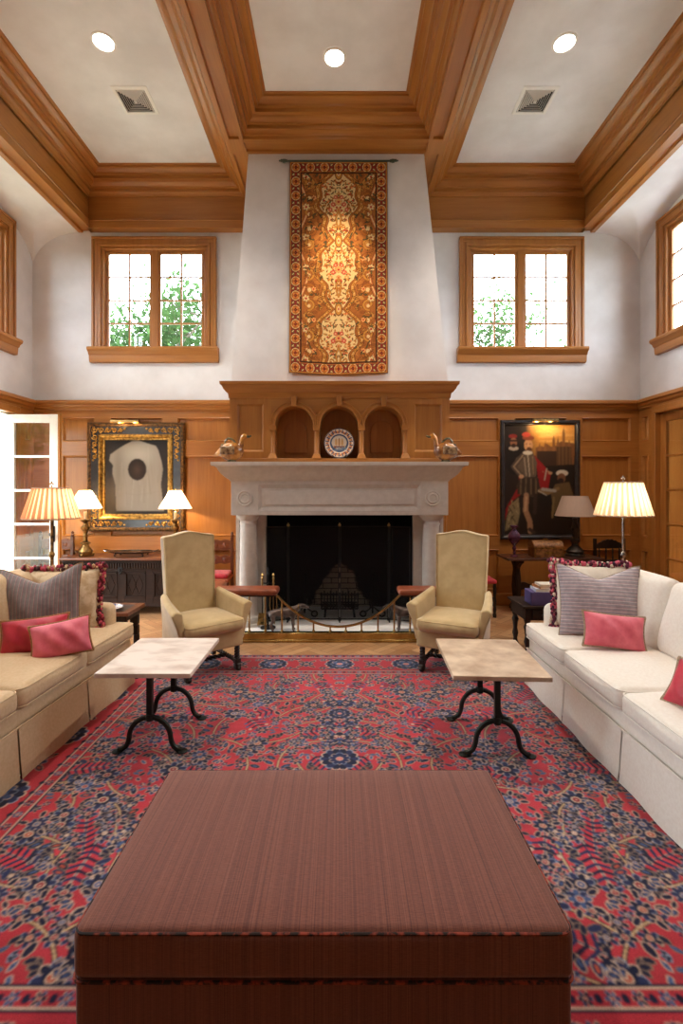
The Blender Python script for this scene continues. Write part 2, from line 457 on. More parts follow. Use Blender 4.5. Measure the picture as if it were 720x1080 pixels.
# long beams: soffit with a sunk panel, body above
for sg in (-1, 1):
    a, c = XC+sg*LB_I, XC+sg*LB_O
    lo, hi = min(a, c), max(a, c)
    pf = [(lo, ZB), (lo+.045, ZB), (lo+.052, ZB+.028), (hi-.052, ZB+.028), (hi-.045, ZB), (hi, ZB)]
    mb = MB(); mb.sweep(pf, 'y', YB, YH); mb.sweep(pf, 'y', 5.71, YF+.06)
    mb.box(lo+.001, hi-.001, YH, 5.71, ZB, ZB+.1)
    trim(mb, oak_y, ang=20)
pf = [(YH, ZB), (YH+.05, ZB), (YH+.058, ZB+.028), (5.66, ZB+.028), (5.668, ZB), (5.74, ZB)]
trim(MB().sweep(pf, 'x', x0, x1), oak_x, ang=20)
# side beams: frieze, architrave, soffit with sunk panel
for M, xa, xw in (('L', SB0, -3.60), ('R', SB1, 3.52)):
    s = 1 if M == 'L' else -1      # inward direction
    fr = xa - s*.04
    pf = [(fr, ZB), (fr, ZB+.02), (fr, 5.275), (xa-s*.012, 5.262), (xa-s*.004, 5.235), (xa-s*.010, 5.230), (xa-s*.010, 5.190), (xa, 5.184), (xa, ZS),
          (xa-s*.045, ZS), (xa-s*.052, ZS+.028), (xw+s*.062, ZS+.028), (xw+s*.055, ZS), (xw, ZS), (xw, ZS+.4)]
    trim(MB().sweep(pf, 'y', YB, YA if False else YW-.0), oak_y, ang=20)
# back frieze and architrave
pf = [(YF, ZB), (YF, 5.275), (YA+.012, 5.262), (YA+.004, 5.235), (YA+.010, 5.230), (YA+.010, 5.190), (YA, 5.184), (YA, ZS), (YW, ZS), (YW, ZB)]
mb = MB(); mb.sweep(pf, 'x', -3.43, -1.0); mb.sweep(pf, 'x', 1.0, 3.35); trim(mb, oak_x, ang=20)
mb = MB()
for f in ((SB0-.04, 1), (SB1+.04, -1)): pass

# --- wainscot panelling
CAP = [(0,2.67),(.022,2.67),(.026,2.695),(.05,2.712),(.058,2.74),(.085,2.752),(.085,2.785),(.07,2.80),(0,2.80)]
BASE = [(0,0),(.04,0),(.04,.13),(.028,.155),(0,.165)]
def panelling(M, u0, u1, cols, gaps=(), upper=True, ax='x'):
    """cols: list of (ua, ub) panel columns; gaps: (ua, ub) openings up to the door head"""
    rows = [(.20,.765),(.94,2.05),(2.24,2.575)]
    holes = [(a, c, r0, r1) for a, c in cols for r0, r1 in rows]
    segs = []; cur = u0
    for a, c in sorted(gaps): segs.append((cur, a)); cur = c
    segs.append((cur, u1))
    fram = MB(M); fld = MB(M); cap = MB(M); base = MB(M)
    gh = [(a, c, 0, DZ) for a, c in gaps]
    fram.cells(u0, u1, 0, 2.7, holes+gh, -.04, -.012)
    for a, c in segs:
        fld.box(a, c, -.012, -.002, .02, 2.68)
        base.prism([(-.04-p, z) for p, z in BASE], 'x', a, c)
    for a, c, r0, r1 in holes:     # sloped panel moulds
        i = .028
        q = [(a,-.04,r0),(c,-.04,r0),(c,-.04,r1),(a,-.04,r1),(a+i*.4,-.046,r0+i*.4),(c-i*.4,-.046,r0+i*.4),(c-i*.4,-.046,r1-i*.4),(a+i*.4,-.046,r1-i*.4),
             (a+i,-.014,r0+i),(c-i,-.014,r0+i),(c-i,-.014,r1-i),(a+i,-.014,r1-i)]
        fram.add(q, [(0,1,5,4),(1,2,6,5),(2,3,7,6),(3,0,4,7),(4,5,9,8),(5,6,10,9),(6,7,11,10),(7,4,8,11)])
    cap.prism([(-.04-p, z) for p, z in CAP], 'x', u0, u1)
    mx_ = oak_x if ax == 'x' else oak_y
    trim(fram, mx_, ang=20); trim(fld, oak_z); trim(cap, mx_, ang=30); trim(base, mx_, ang=30)
Y6 = 6.64
panelling(M_back(), XL, XR, [(-3.80,-3.36),(-3.15,-2.43),(-2.23,-1.40),(1.45,2.19),(2.40,3.12),(3.32,4.0)])
panelling(M_left(), YB, YW-.04, [(3.75,4.5),(1.1,1.85),(.1,.9),(-.9,-.1),(-1.9,-1.1),(-2.9,-2.1),(6.44,6.58)], gaps=DOORS_L, ax='y')
panelling(M_right(), YB, YW-.04, [(6.44,6.58),(3.9,4.5),(2.9,3.7),(1.9,2.7),(.9,1.7),(-.1,.7),(-1.2,-.4)], gaps=[(DY0,DY1)], ax='y')
panelling(M_rear(), XL, XR, [(-3.9,-2.9),(-2.7,-1.7),(-1.5,-.5),(-.3,.7),(.9,1.9),(2.1,3.1),(3.3,3.95)])
# door casings
def casing(M, a, c, ztop, w=.17, dep=.07):
    mb = MB(M)
    for i, (o, t) in enumerate(((0,.035),(.035,.05),(.115,.07))):
        wi0 = (0, .035, .115)[i]*w/.17; wi1 = (.035, .115, .17)[i]*w/.17; e = w-wi0; q = w-wi1
        mb.box(a-e, a-q, -.04-t, -.03, .0, ztop+q); mb.box(c+q, c+e, -.04-t, -.03, .0, ztop+q)
        mb.box(a-e, c+e, -.04-t, -.03, ztop+q, ztop+e)
    return mb
for a, c in DOORS_L: trim(casing(M_left(), a, c, DZ, .12), oak_z, bevel=.006)
trim(casing(M_right(), DY0, DY1, DZ, .12), oak_z, bevel=.006)
# painted reveals of the left openings
mb = MB(M_left())
for a, c in DOORS_L:
    mb.box(a, a+.012, 0.0, .072, 0, DZ); mb.box(c-.012, c, 0.0, .072, 0, DZ); mb.box(a, c, 0.0, .072, DZ-.012, DZ)
trim(mb, white_paint)

# --- windows
pane = glass_pane('window_glass', refl=.05)
wn = 1
def window(M, uc, mwood, zwood):
    global wn
    root = sempty('window_%d' % wn); wn += 1
    h = HW; cw = .165
    mb = MB(M)
    for o, t, o2 in ((0,.06,.035),(.035,.045,.085),(.085,.055,.13),(.13,.035,cw)):
        a = cw-o; q = cw-o2
        mb.box(uc-h-a, uc-h-q, -t, 0, WZ0, WZ1+q); mb.box(uc+h+q, uc+h+a, -t, 0, WZ0, WZ1+q); mb.box(uc-h-a, uc+h+a, -t, 0, WZ1+q, WZ1+a)
    # reveal
    mb.box(uc-h-.02, uc-h+.006, -.012, .072, WZ0, WZ1-.006); mb.box(uc+h-.006, uc+h+.02, -.012, .072, WZ0, WZ1-.006); mb.box(uc-h-.02, uc+h+.02, -.012, .072, WZ1-.006, WZ1+.02)
    mb.box(uc-h+.004, uc-h+.018, .0, .06, WZ0, WZ1-.02); mb.box(uc+h-.018, uc+h-.004, .0, .06, WZ0, WZ1-.02); mb.box(uc-h+.004, uc+h-.004, .0, .06, WZ1-.02, WZ1-.004)
    mb.build('frame', zwood, root, bevel=.008)
    mb = MB(M)
    prof = [(0.1,WZ0-.002),(-.115,WZ0-.002),(-.125,WZ0-.02),(-.118,WZ0-.045),(-.085,WZ0-.07),(-.075,WZ0-.095),(-.06,WZ0-.105),(-.055,WZ0-.17),(-.05,WZ0-.195),(0,WZ0-.2),(.1,WZ0-.05)]
    mb.prism(prof, 'x', uc-h-cw-.03, uc+h+cw+.03)
    mb.build('sill', mwood, root)
    MB(M).box(uc-.045, uc+.045, -.01, .06, WZ0, WZ1).build('mullion', zwood, root, bevel=.008)
    for s in (-1, 1):
        a, c = (uc-h+.018, uc-.045) if s < 0 else (uc+.045, uc+h-.018)
        b0, b1 = WZ0, WZ1-.02
        mb = MB(M); w = .032
        mb.box(a, a+w, .005, .04, b0, b1); mb.box(c-w, c, .005, .04, b0, b1); mb.box(a+w, c-w, .005, .04, b0, b0+w); mb.box(a+w, c-w, .005, .04, b1-w, b1)
        um = (a+c)/2; mb.box(um-.012, um+.012, .010, .035, b0+w, b1-w)
        for i in (1,2,3):
            z = b0+w+(b1-b0-2*w)*i/4; mb.box(a+w, um-.012, .011, .034, z-.011, z+.011); mb.box(um+.012, c-w, .011, .034, z-.011, z+.011)
        sa = mb.build('sash', zwood, root, bevel=.004)
        MB(M).box(a+.01, c-.01, .021, .024, b0+.01, b1-.01).build('pane', pane, sa)
    return root
for x in BWX: window(M_back(), x, oak_x, oak_z)
for y in WINY: window(M_left(), y, oak_y, oak_z)
for y in WINY: window(M_right(), y, oak_y, oak_z)

# --- french doors
pane_d = glass_pane('door_glass', refl=.045)
def leaf(name, M, w, h, frame_m, other_m=None, rows=5, cols=1):
    root = sempty(name)
    st = .105; bot = .28; t = .045
    mb = MB(M)
    mb.box(0, st, -t/2, t/2, .01, h); mb.box(w-st, w, -t/2, t/2, .01, h); mb.box(st, w-st, -t/2, t/2, h-st, h); mb.box(st, w-st, -t/2, t/2, .01, bot)
    for i in range(1, rows):
        z = bot+(h-st-bot)*i/rows; mb.box(st, w-st, -.016, .016, z-.014, z+.014)
    for i in range(1, cols):
        u = st+(w-2*st)*i/cols; mb.box(u-.012, u+.012, -.016, .016, bot, h-st)
    mb.build('leaf_frame', frame_m, root, bevel=.004)
    if other_m:
        mb = MB(M); mb.box(w, w+.022, -t/2, t/2, .01, h); mb.build('edge', other_m, root)
    MB(M).box(st-.01, w-st+.01, -.003, .003, bot-.01, h-st+.01).build('pane', pane_d, root)
    for z in (1.02,):
        mb = MB(M); mb.box(w-.065, w-.035, -t/2-.008, -t/2, z-.1, z+.1); mb.tube([(w-.05,-t/2,z),(w-.05,-t/2-.04,z)], .011); mb.sphere((w-.05,-t/2-.055,z), .028)
        mb.build('handle', black_iron, root)
    mb = MB(M); mb.tube([(w-.05,-t/2-.012,.5),(w-.05,-t/2-.012,1.55)], .006); mb.sphere((w-.05,-t/2-.012,1.55), .014); mb.build('bolt', black_iron, root)
    return root
leaf('door_1', T(XL+.0, 6.16, 0) @ rotz(0), .665, 2.54, white_paint, oak_z)
leaf('door_2', T(XR-.02, DY1, 0) @ rotz(-90), .70, DZ-.01, oak_z)
leaf('door_3', T(XR-.02, DY0, 0) @ rotz(90) @ Matrix.Scale(-1,4,(0,1,0)), .70, DZ-.01, oak_z)
# the passage behind the closed oak doors
hall = MB(); xh = XR+.07
struct(MB().box(xh+1.7, xh+1.8, DY0-1.5, DY1+1.5, 0, 2.9).build('wall_passage', oak_z))
mb = MB(); mb.box(xh, xh+1.8, DY0-1.6, DY0-1.5, 0, 2.9); mb.box(xh, xh+1.8, DY1+1.5, DY1+1.6, 0, 2.9); struct(mb.build('wall_passage_end', oak_z))
struct(MB().box(xh, xh+1.8, DY0-1.6, DY1+1.6, 2.9, 3.0).build('ceiling_passage', plaster))
struct(MB().box(xh, xh+1.8, DY0-1.6, DY1+1.6, -.1, 0).build('floor_passage', m_floor))

# ================================================================ CHIMNEY
yt, yb = 5.70, 5.62                     # face at the beam / at the overmantel
bt, bb = 1.035, 1.262
chim = MB()
z0, z1 = 1.55, ZC
def at(z, top, bot, za=5.54, zb=2.79): return bot+(top-bot)*(z-zb)/(za-zb)
zz = [2.66, 3.5, 4.5, 5.54, ZC]
vs = []
for z in zz:
    f = at(z, bt, bb); xc = at(z, XC, 0.0); yf = at(z, yt, yb)
    vs += [(xc-f, yf, z), (xc+f, yf, z), (xc+f, YW+.05, z), (xc-f, YW+.05, z)]
fs = []
for i in range(len(zz)-1):
    for q in range(4): fs.append((i*4+q, i*4+(q+1) % 4, i*4+4+(q+1) % 4, i*4+4+q))
chim.add(vs, fs)
struct(chim.build('wall_chimney', plaster))
# firebox: brick-lined recess
def brickmat(name, c1, c2, mo, soot=True):
    m, nt, b = newmat(name)
    tc = nt.nodes.new('ShaderNodeTexCoord'); mp = nt.nodes.new('ShaderNodeMapping'); mp.inputs['Rotation'].default_value = (R(90),0,0)
    nt.links.new(tc.outputs['Object'], mp.inputs['Vector'])
    kx = nt.nodes.new('ShaderNodeTexBrick'); kx.inputs['Scale'].default_value = 1; kx.inputs['Brick Width'].default_value = .22; kx.inputs['Row Height'].default_value = .07
    kx.inputs['Mortar Size'].default_value = .006; kx.inputs['Color1'].default_value = c1; kx.inputs['Color2'].default_value = c2; kx.inputs['Mortar'].default_value = mo
    nt.links.new(mp.outputs['Vector'], kx.inputs['Vector'])
    if soot:  # burnt-clean patch at the hearth, soot with a ragged edge of its own above
        sp = nt.nodes.new('ShaderNodeSeparateXYZ'); nt.links.new(tc.outputs['Object'], sp.inputs[0])
        nz = noise(nt, 3.5, (1,1,1), 5)
        def math_(op, a, bb_):
            n = nt.nodes.new('ShaderNodeMath'); n.operation = op
            for i, v in enumerate((a, bb_)):
                if hasattr(v, 'links') or hasattr(v, 'is_output'): nt.links.new(v, n.inputs[i])
                elif v is not None: n.inputs[i].default_value = v
            return n.outputs[0]
        ax = math_('ABSOLUTE', math_('ADD', sp.outputs[0], .0), None)
        e = math_('ADD', math_('MULTIPLY', ax, 1.55), math_('MULTIPLY', sp.outputs[2], .95))
        e = math_('ADD', e, math_('MULTIPLY', math_('SUBTRACT', nz.outputs['Fac'], .5), .75))
        rp = ramp(nt, e, [(.62, (1,1,1,1)), (.70, (0,0,0,1))])
        mx = nt.nodes.new('ShaderNodeMix'); mx.data_type = 'RGBA'
        nt.links.new(rp.outputs['Color'], mx.inputs[0]); mx.inputs[6].default_value = C(16,15,15); nt.links.new(kx.outputs['Color'], mx.inputs[7])
        nt.links.new(mx.outputs[2], b.inputs['Base Color'])
    else: nt.links.new(kx.outputs['Color'], b.inputs['Base Color'])
    b.inputs['Roughness'].default_value = .9
    return m
fb = brickmat('firebrick', C(232,216,194), C(212,194,168), C(90,80,72))
soot = plain('sooty_brick', C(20,19,18), .95, var=.3, spec=.1)
mb = MB(); mb.box(-.9, .9, 6.38, 6.5, .0, 1.5); struct(mb.build('wall_firebox_back', fb))
mb = MB(); mb.hexa([(-.98,5.72,0),(-.86,5.72,0),(-.70,6.38,0),(-.98,6.38,0),(-.98,5.72,1.5),(-.86,5.72,1.5),(-.70,6.38,1.5),(-.98,6.38,1.5)])
mb.hexa([(.86,5.72,0),(.98,5.72,0),(.98,6.38,0),(.70,6.38,0),(.86,5.72,1.5),(.98,5.72,1.5),(.98,6.38,1.5),(.70,6.38,1.5)])
mb.box(-.98,.98,5.72,6.5,1.45,1.55); struct(mb.build('wall_firebox_side', soot))
# stone sides of the breast below the overmantel (plain oak returns)
mb = MB(); mb.box(-1.22,-.95,5.75,YW,0,2.62); mb.box(.95,1.22,5.75,YW,0,2.62); mb.box(-.95,.95,6.52,YW,0,2.62); trim(mb, oak_z)

# --- hearth
tag(MB().box(-1.36, 1.36, 5.09, 6.40, 0, .04).build('hearth_slab', hearthstone, bevel=.008), 'pale polished stone hearth slab in front of the firebox', 'hearth')

# --- stone mantel
man = thing('fireplace_mantel', 'pale grey limestone fireplace mantel with round columns and deep moulded shelf', 'fireplace', (0, 5.5, 0))
L = T(0, -5.5, 0)
def mshelf():
    f = [(0,1.678),(.006,1.678),(.012,1.69),(.03,1.705),(.062,1.73),(.095,1.765),(.118,1.80),(.128,1.825),(.150,1.842),(.178,1.846),(.182,1.86),(.182,1.887)]
    vs = []; fs = []
    hx, yf, yk = 1.212, 5.40, 5.70
    for p, z in f: vs += [(-hx-p, yk, z), (-hx-p, yf-p, z), (hx+p, yf-p, z), (hx+p, yk, z)]
    n = len(f)
    for i in range(n-1):
        for q in range(3): fs.append((i*4+q, i*4+q+1, i*4+5+q, i*4+4+q))
    b_ = (n-1)*4; fs.append((b_, b_+1, b_+2, b_+3)); fs.append((3,2,1,0))
    return MB(L).add(vs, fs)
mshelf().build('shelf', stone, man, ang=25)
mb = MB(L); hx = 1.212; yf = 5.40
mb.cells(-hx, hx, 1.30, 1.69, [(-.905,.90,1.350,1.637)], yf, yf+.02); mb.box(-hx, hx, yf+.02, 5.72, 1.30, 1.69)
i = .035
q = [(-.905,yf,1.35),(.90,yf,1.35),(.90,yf,1.637),(-.905,yf,1.637),(-.905+i,yf+.018,1.35+i),(.90-i,yf+.018,1.35+i),(.90-i,yf+.018,1.637-i),(-.905+i,yf+.018,1.637-i)]
mb.add(q, [(0,1,5,4),(1,2,6,5),(2,3,7,6),(3,0,4,7)])
mb.box(-.84,.835,yf-.004+.012,yf+.02,1.415,1.572)
mb.build('lintel', stone, man, bevel=.003)
for x in (-1.058, 1.038):
    mb = MB(L @ T(x, yf, 1.488) @ Matrix.Rotation(R(90), 4, 'X'))
    mb.lathe([(.088,-.005),(.088,.010),(.078,.016),(.070,.006),(.066,.004),(.058,.012),(.048,.016),(.040,.008),(.034,.006),(.001,.010)], seg=32)
    mb.build('rosette', stone, man)
for x in (-1.045, 1.05):
    mb = MB(L)
    mb.lathe([(.135,.0),(.135,.05),(.128,.06),(.135,.075),(.13,.10),(.112,.115),(.106,.13),(.100,.15),(.1015,.5),(.098,.9),(.092,1.14),(.100,1.145),(.100,1.165),(.093,1.17),(.093,1.195),(.104,1.20),(.122,1.225),(.138,1.25),(.142,1.258)], (x,5.55,.04), 40)
    mb.box(x-.15, x+.15, 5.405, 5.70, 1.258+.04, 1.302)
    mb.box(x-.145, x+.145, 5.42, 5.69, .04, .075)
    mb.build('column', stone, man, ang=30)
for q in (-1, 1):
    mb = MB(L)
    for u0, u1, v0 in ((.86,.99,5.64),(.95,1.2,5.68),(1.16,1.2,5.6)): mb.box(min(q*u0,q*u1), max(q*u0,q*u1), v0, 5.742+.001*u0, .04, 1.30+.01*u0)
    mb.build('jamb', stone, man)


# --- oak overmantel with three arched niches
om = thing('overmantel', 'honey oak overmantel with three arched niches standing on the stone shelf', 'overmantel', (0, 5.5, 1.887))
L = T(0, -5.5, -1.887)
yf = 5.50; zb = 1.887; hx = 1.25
zt = 2.645                                 # underside of cornice
CX = [(-.518), (-.005), (.502)]            # niche centres
nr = .215; spring = 2.315
mb = MB(L)
# base ledge and back
mb.box(-hx, hx, yf-.03, 5.61, zb, zb+.05); mb.box(-.80,.785,5.61,5.80,zb,zb+.05)
mb.build('base', oak_x, om, bevel=.006)
for a, c in ((-hx,-.78),(.765,hx)):
    mb = MB(L)
    w = .075
    mb.cells(a, c, zb+.05, zt, [(a+.085,c-.085,zb+.13,zt-.085)], yf, yf+.03); mb.box(a, c, yf+.03, 5.61, zb+.05, zt)
    h0 = (a+.085,c-.085,zb+.13,zt-.085); i = .022
    q = [(h0[0],yf,h0[2]),(h0[1],yf,h0[2]),(h0[1],yf,h0[3]),(h0[0],yf,h0[3]),(h0[0]+i,yf+.026,h0[2]+i),(h0[1]-i,yf+.026,h0[2]+i),(h0[1]-i,yf+.026,h0[3]-i),(h0[0]+i,yf+.026,h0[3]-i)]
    mb.add(q, [(0,1,5,4),(1,2,6,5),(2,3,7,6),(3,0,4,7)])
    mb.build('side_panel', oak_z, om)
# arcade board with arched openings, archivolts and keystones
mb = MB(L)
edges = [-.78] + [(CX[0]+CX[1])/2, (CX[1]+CX[2])/2] + [.765]
for kx, cx in enumerate(CX):
    a, c = edges[kx], edges[kx+1]; N = 28
    top = []; arch = []
    for j in range(N+1):
        t = PI - PI*j/N
        arch.append((cx+nr*math.cos(t), spring+nr*math.sin(t)))
        top.append((a+(c-a)*j/N, zt))
    pts = [(a, spring)] + arch + [(c, spring)]
    tp = [(a, zt)] + top + [(c, zt)]
    n = len(pts)
    vs = [(p[0], yf, p[1]) for p in pts] + [(p[0], yf, p[1]) for p in tp] + [(p[0], yf+.25, p[1]) for p in pts]
    fs = [(j, j+1, n+j+1, n+j) for j in range(n-1)] + [(j+1, j, 2*n+j, 2*n+j+1) for j in range(n-1)]
    mb.add(vs, fs)
mb.build('arcade', oak_x, om, ang=25)
mb = MB(L)
for cx in CX:
    N = 32
    prof = [(0,-.0),(0,-.022),(.014,-.026),(.018,-.016),(.045,-.016),(.05,-.028),(.062,-.028),(.066,0)]
    n = len(prof); vs = []; fs = []
    for j in range(N+1):
        t = PI - PI*j/N
        for p, w in prof: vs.append((cx+(nr+p)*math.cos(t), yf+w, spring+(nr+p)*math.sin(t)))
    for j in range(N):
        for q in range(n-1): fs.append((j*n+q, j*n+q+1, j*n+n+q+1, j*n+n+q))
    mb.add(vs, fs)
mb.build('archivolt', oak_x, om, ang=25)
for cx in CX:
    mb = MB(L); mb.hexa([(cx-.024,yf-.05,spring+nr-.005),(cx+.024,yf-.05,spring+nr-.005),(cx+.024,yf,spring+nr-.005),(cx-.024,yf,spring+nr-.005),(cx-.034,yf-.05,zt),(cx+.034,yf-.05,zt),(cx+.034,yf,zt),(cx-.034,yf,zt)])
    mb.build('keystone', oak_z, om, bevel=.005)
# niche backs with raised arched panel
mb = MB(L)
for cx in CX:
    mb.box(cx-.235, cx+.235, yf+.248, yf+.262, zb+.05, zt)
    mb.box(cx-.255, cx-.222, yf+.06, yf+.25, zb+.05, spring+.02); mb.box(cx+.222, cx+.255, yf+.06, yf+.25, zb+.05, spring+.02)
    r = .135; N = 20
    pts = [(cx-r, zb+.13), (cx+r, zb+.13)] + [(cx+r*math.cos(PI*j/N), spring-.05+r*math.sin(PI*j/N)) for j in range(N+1)]
    mb.prism(pts, 'y', yf+.236, yf+.25)
mb.build('niche_back', oak_z, om, bevel=.004)
for kx, x in enumerate([edges[0]+.02, edges[1], edges[2], edges[3]-.02]):
    mb = MB(L)
    mb.lathe([(.030,.0),(.030,.012),(.026,.02),(.026,.15),(.022,.25),(.024,.255),(.022,.262)], (x,yf+.02,zb+.105), 20)
    mb.hexa([(x-.055,yf-.035,zb+.05),(x+.055,yf-.035,zb+.05),(x+.055,yf+.075,zb+.05),(x-.055,yf+.075,zb+.05),(x-.03,yf-.012,zb+.108),(x+.03,yf-.012,zb+.108),(x+.03,yf+.05,zb+.108),(x-.03,yf+.05,zb+.108)])
    mb.box(x-.038, x+.038, yf-.018, yf+.058, spring-.055, spring+.004)
    mb.box(x-.028, x+.028, yf-.008, yf+.05, spring-.065, spring-.05)
    mb.build('colonnette', oak_z, om, bevel=.003)
f = [(0,zt-.02),(.012,zt-.02),(.016,zt+.01),(.022,zt+.035),(.045,zt+.045),(.075,zt+.075),(.095,zt+.11),(.115,zt+.118),(.12,zt+.15),(0.02,zt+.155)]
vs = []; fs = []
for p, z in f: vs += [(-hx-p*.75, 5.615, z), (-hx-p*.75, yf-p, z), (hx+p*.75, yf-p, z), (hx+p*.75, 5.615, z)]
for i in range(len(f)-1):
    for q in range(3): fs.append((i*4+q, i*4+q+1, i*4+5+q, i*4+4+q))
b_ = (len(f)-1)*4; fs += [(b_, b_+1, b_+2, b_+3), (3,2,1,0)]
MB(L).add(vs, fs).build('cornice', oak_x, om, ang=25)
# ================================================================ PAINTED GRIDS (patterns woven / painted into a surface)
class Paint:
    def __init__(s, W, H, cell, base):
        s.nx, s.ny, s.c = int(round(W/cell))+1, int(round(H/cell))+1, cell
        s.x = np.linspace(0, W, s.nx); s.y = np.linspace(0, H, s.ny)
        s.a = np.empty((s.ny, s.nx, 3)); s.a[:] = np.array(base[:3])
        s.rs = np.random.RandomState(5)
    def win(s, x0, x1, y0, y1):
        i0 = max(0, int(x0/s.c)-1); i1 = min(s.nx, int(x1/s.c)+3); j0 = max(0, int(y0/s.c)-1); j1 = min(s.ny, int(y1/s.c)+3)
        if i0 >= i1 or j0 >= j1: return None
        return slice(j0, j1), slice(i0, i1), s.x[None, i0:i1], s.y[j0:j1, None]
    def put(s, w, mask, col, al=1):
        v = s.a[w[0], w[1]]; v[mask] = v[mask]*(1-al) + np.array(col[:3])*al
    def ell(s, cx, cy, rx, ry, ang, col, al=1):
        m = max(rx, ry); w = s.win(cx-m, cx+m, cy-m, cy+m)
        if w is None: return
        ca, sa = math.cos(ang), math.sin(ang); dx, dy = w[2]-cx, w[3]-cy
        u = dx*ca+dy*sa; v = -dx*sa+dy*ca
        s.put(w, (u/rx)**2+(v/ry)**2 <= 1, col, al)
    def soft(s, cx, cy, rx, ry, ang, col, al=1):
        m = max(rx, ry)*2; w = s.win(cx-m, cx+m, cy-m, cy+m)
        if w is None: return
        ca, sa = math.cos(ang), math.sin(ang); dx, dy = w[2]-cx, w[3]-cy
        u = dx*ca+dy*sa; v = -dx*sa+dy*ca
        g = (al*np.exp(-1.5*((u/rx)**2+(v/ry)**2)))[..., None]
        s.a[w[0], w[1]] = s.a[w[0], w[1]]*(1-g)+np.array(col[:3])*g
    def stroke(s, pts, wd, col, al=1):
        for (x0, y0), (x1, y1) in zip(pts[:-1], pts[1:]):
            w = s.win(min(x0,x1)-wd, max(x0,x1)+wd, min(y0,y1)-wd, max(y0,y1)+wd)
            if w is None: continue
            dx, dy = x1-x0, y1-y0; L2 = dx*dx+dy*dy+1e-12
            t = np.clip(((w[2]-x0)*dx+(w[3]-y0)*dy)/L2, 0, 1)
            s.put(w, (w[2]-x0-t*dx)**2+(w[3]-y0-t*dy)**2 <= (wd/2)**2, col, al)
    def poly(s, pts, col, al=1):
        xs = [p[0] for p in pts]; ys = [p[1] for p in pts]
        w = s.win(min(xs), max(xs), min(ys), max(ys))
        if w is None: return
        ins = np.zeros((w[3].shape[0], w[2].shape[1]), bool); n = len(pts)
        for i in range(n):
            (xa, ya), (xb, yb_) = pts[i], pts[(i+1) % n]
            if ya == yb_: continue
            cond = ((ya > w[3]) != (yb_ > w[3])) & (w[2] < (xb-xa)*(w[3]-ya)/(yb_-ya)+xa)
            ins ^= cond
        s.put(w, ins, col, al)
    def rect(s, x0, x1, y0, y1, col, al=1): s.poly([(x0,y0),(x1,y0),(x1,y1),(x0,y1)], col, al)
    def grain(s, amt): s.a *= 1+amt*(s.rs.rand(s.ny, s.nx, 1)-.5)*2
    def mesh(s, name, mat, fn, parent=None, thick=None):
        """fn(x, y) -> world/local position arrays (nx3)"""
        X, Y = np.meshgrid(s.x, s.y); P = fn(X.ravel(), Y.ravel()).astype(np.float32)
        nx, ny = s.nx, s.ny
        i = np.arange(nx-1)[None, :]+nx*np.arange(ny-1)[:, None]
        q = np.stack([i, i+1, i+1+nx, i+nx], -1).reshape(-1, 4)
        cols = s.a.reshape(-1, 3)
        if thick is not None:   # skirt + underside so that it is a solid sheet
            ring = np.concatenate([np.arange(nx), nx-1+nx*np.arange(1, ny), (ny-1)*nx+np.arange(nx-2, -1, -1), nx*np.arange(ny-2, 0, -1)])
            off = len(P); P2 = P[ring]+np.array(thick, np.float32); P = np.vstack([P, P2]); cols = np.vstack([cols, cols[ring]])
            m = len(ring); k = np.arange(m); k2 = (k+1) % m
            q = np.vstack([q, np.stack([ring[k2], ring[k], off+k, off+k2], -1)])
        me = bpy.data.meshes.new(name)
        me.vertices.add(len(P)); me.vertices.foreach_set('co', P.ravel())
        nq = len(q); me.loops.add(nq*4); me.loops.foreach_set('vertex_index', q.ravel().astype(np.int32))
        me.polygons.add(nq); me.polygons.foreach_set('loop_start', np.arange(0, nq*4, 4, dtype=np.int32))
        try: me.polygons.foreach_set('loop_total', np.full(nq, 4, dtype=np.int32))
        except Exception: pass
        me.update(calc_edges=True)
        at = me.color_attributes.new('Col', 'FLOAT_COLOR', 'POINT')
        cc = np.ones((len(P), 4), np.float32); cc[:, :3] = np.clip(cols, 0, 1); at.data.foreach_set('color', cc.ravel())
        me.polygons.foreach_set('use_smooth', [True]*nq); me.materials.append(mat); me.validate()
        o = bpy.data.objects.new(name, me); COL.objects.link(o)
        if parent is not None: o.parent = parent
        return o

def blur(p):
    a = p.a; b = a.copy(); b[1:-1] = a[1:-1]*.5+(a[:-2]+a[2:])*.25; c = b.copy(); c[:, 1:-1] = b[:, 1:-1]*.5+(b[:, :-2]+b[:, 2:])*.25; p.a = c
# ---------------------------------------------------------------- RUG
RX, RY0, RY1 = 2.0, 1.07, 4.61
NAVY, NAVY2, BLUE, LBL = C(22,26,52), C(36,44,80), C(66,86,128), C(124,134,156)
CRM, RUST, ROSE, RED, DRED = C(190,164,146), C(168,78,58), C(206,92,98), C(170,46,58), C(140,30,46)
p = Paint(RX, RY1-RY0, .0043, C(176,52,64))
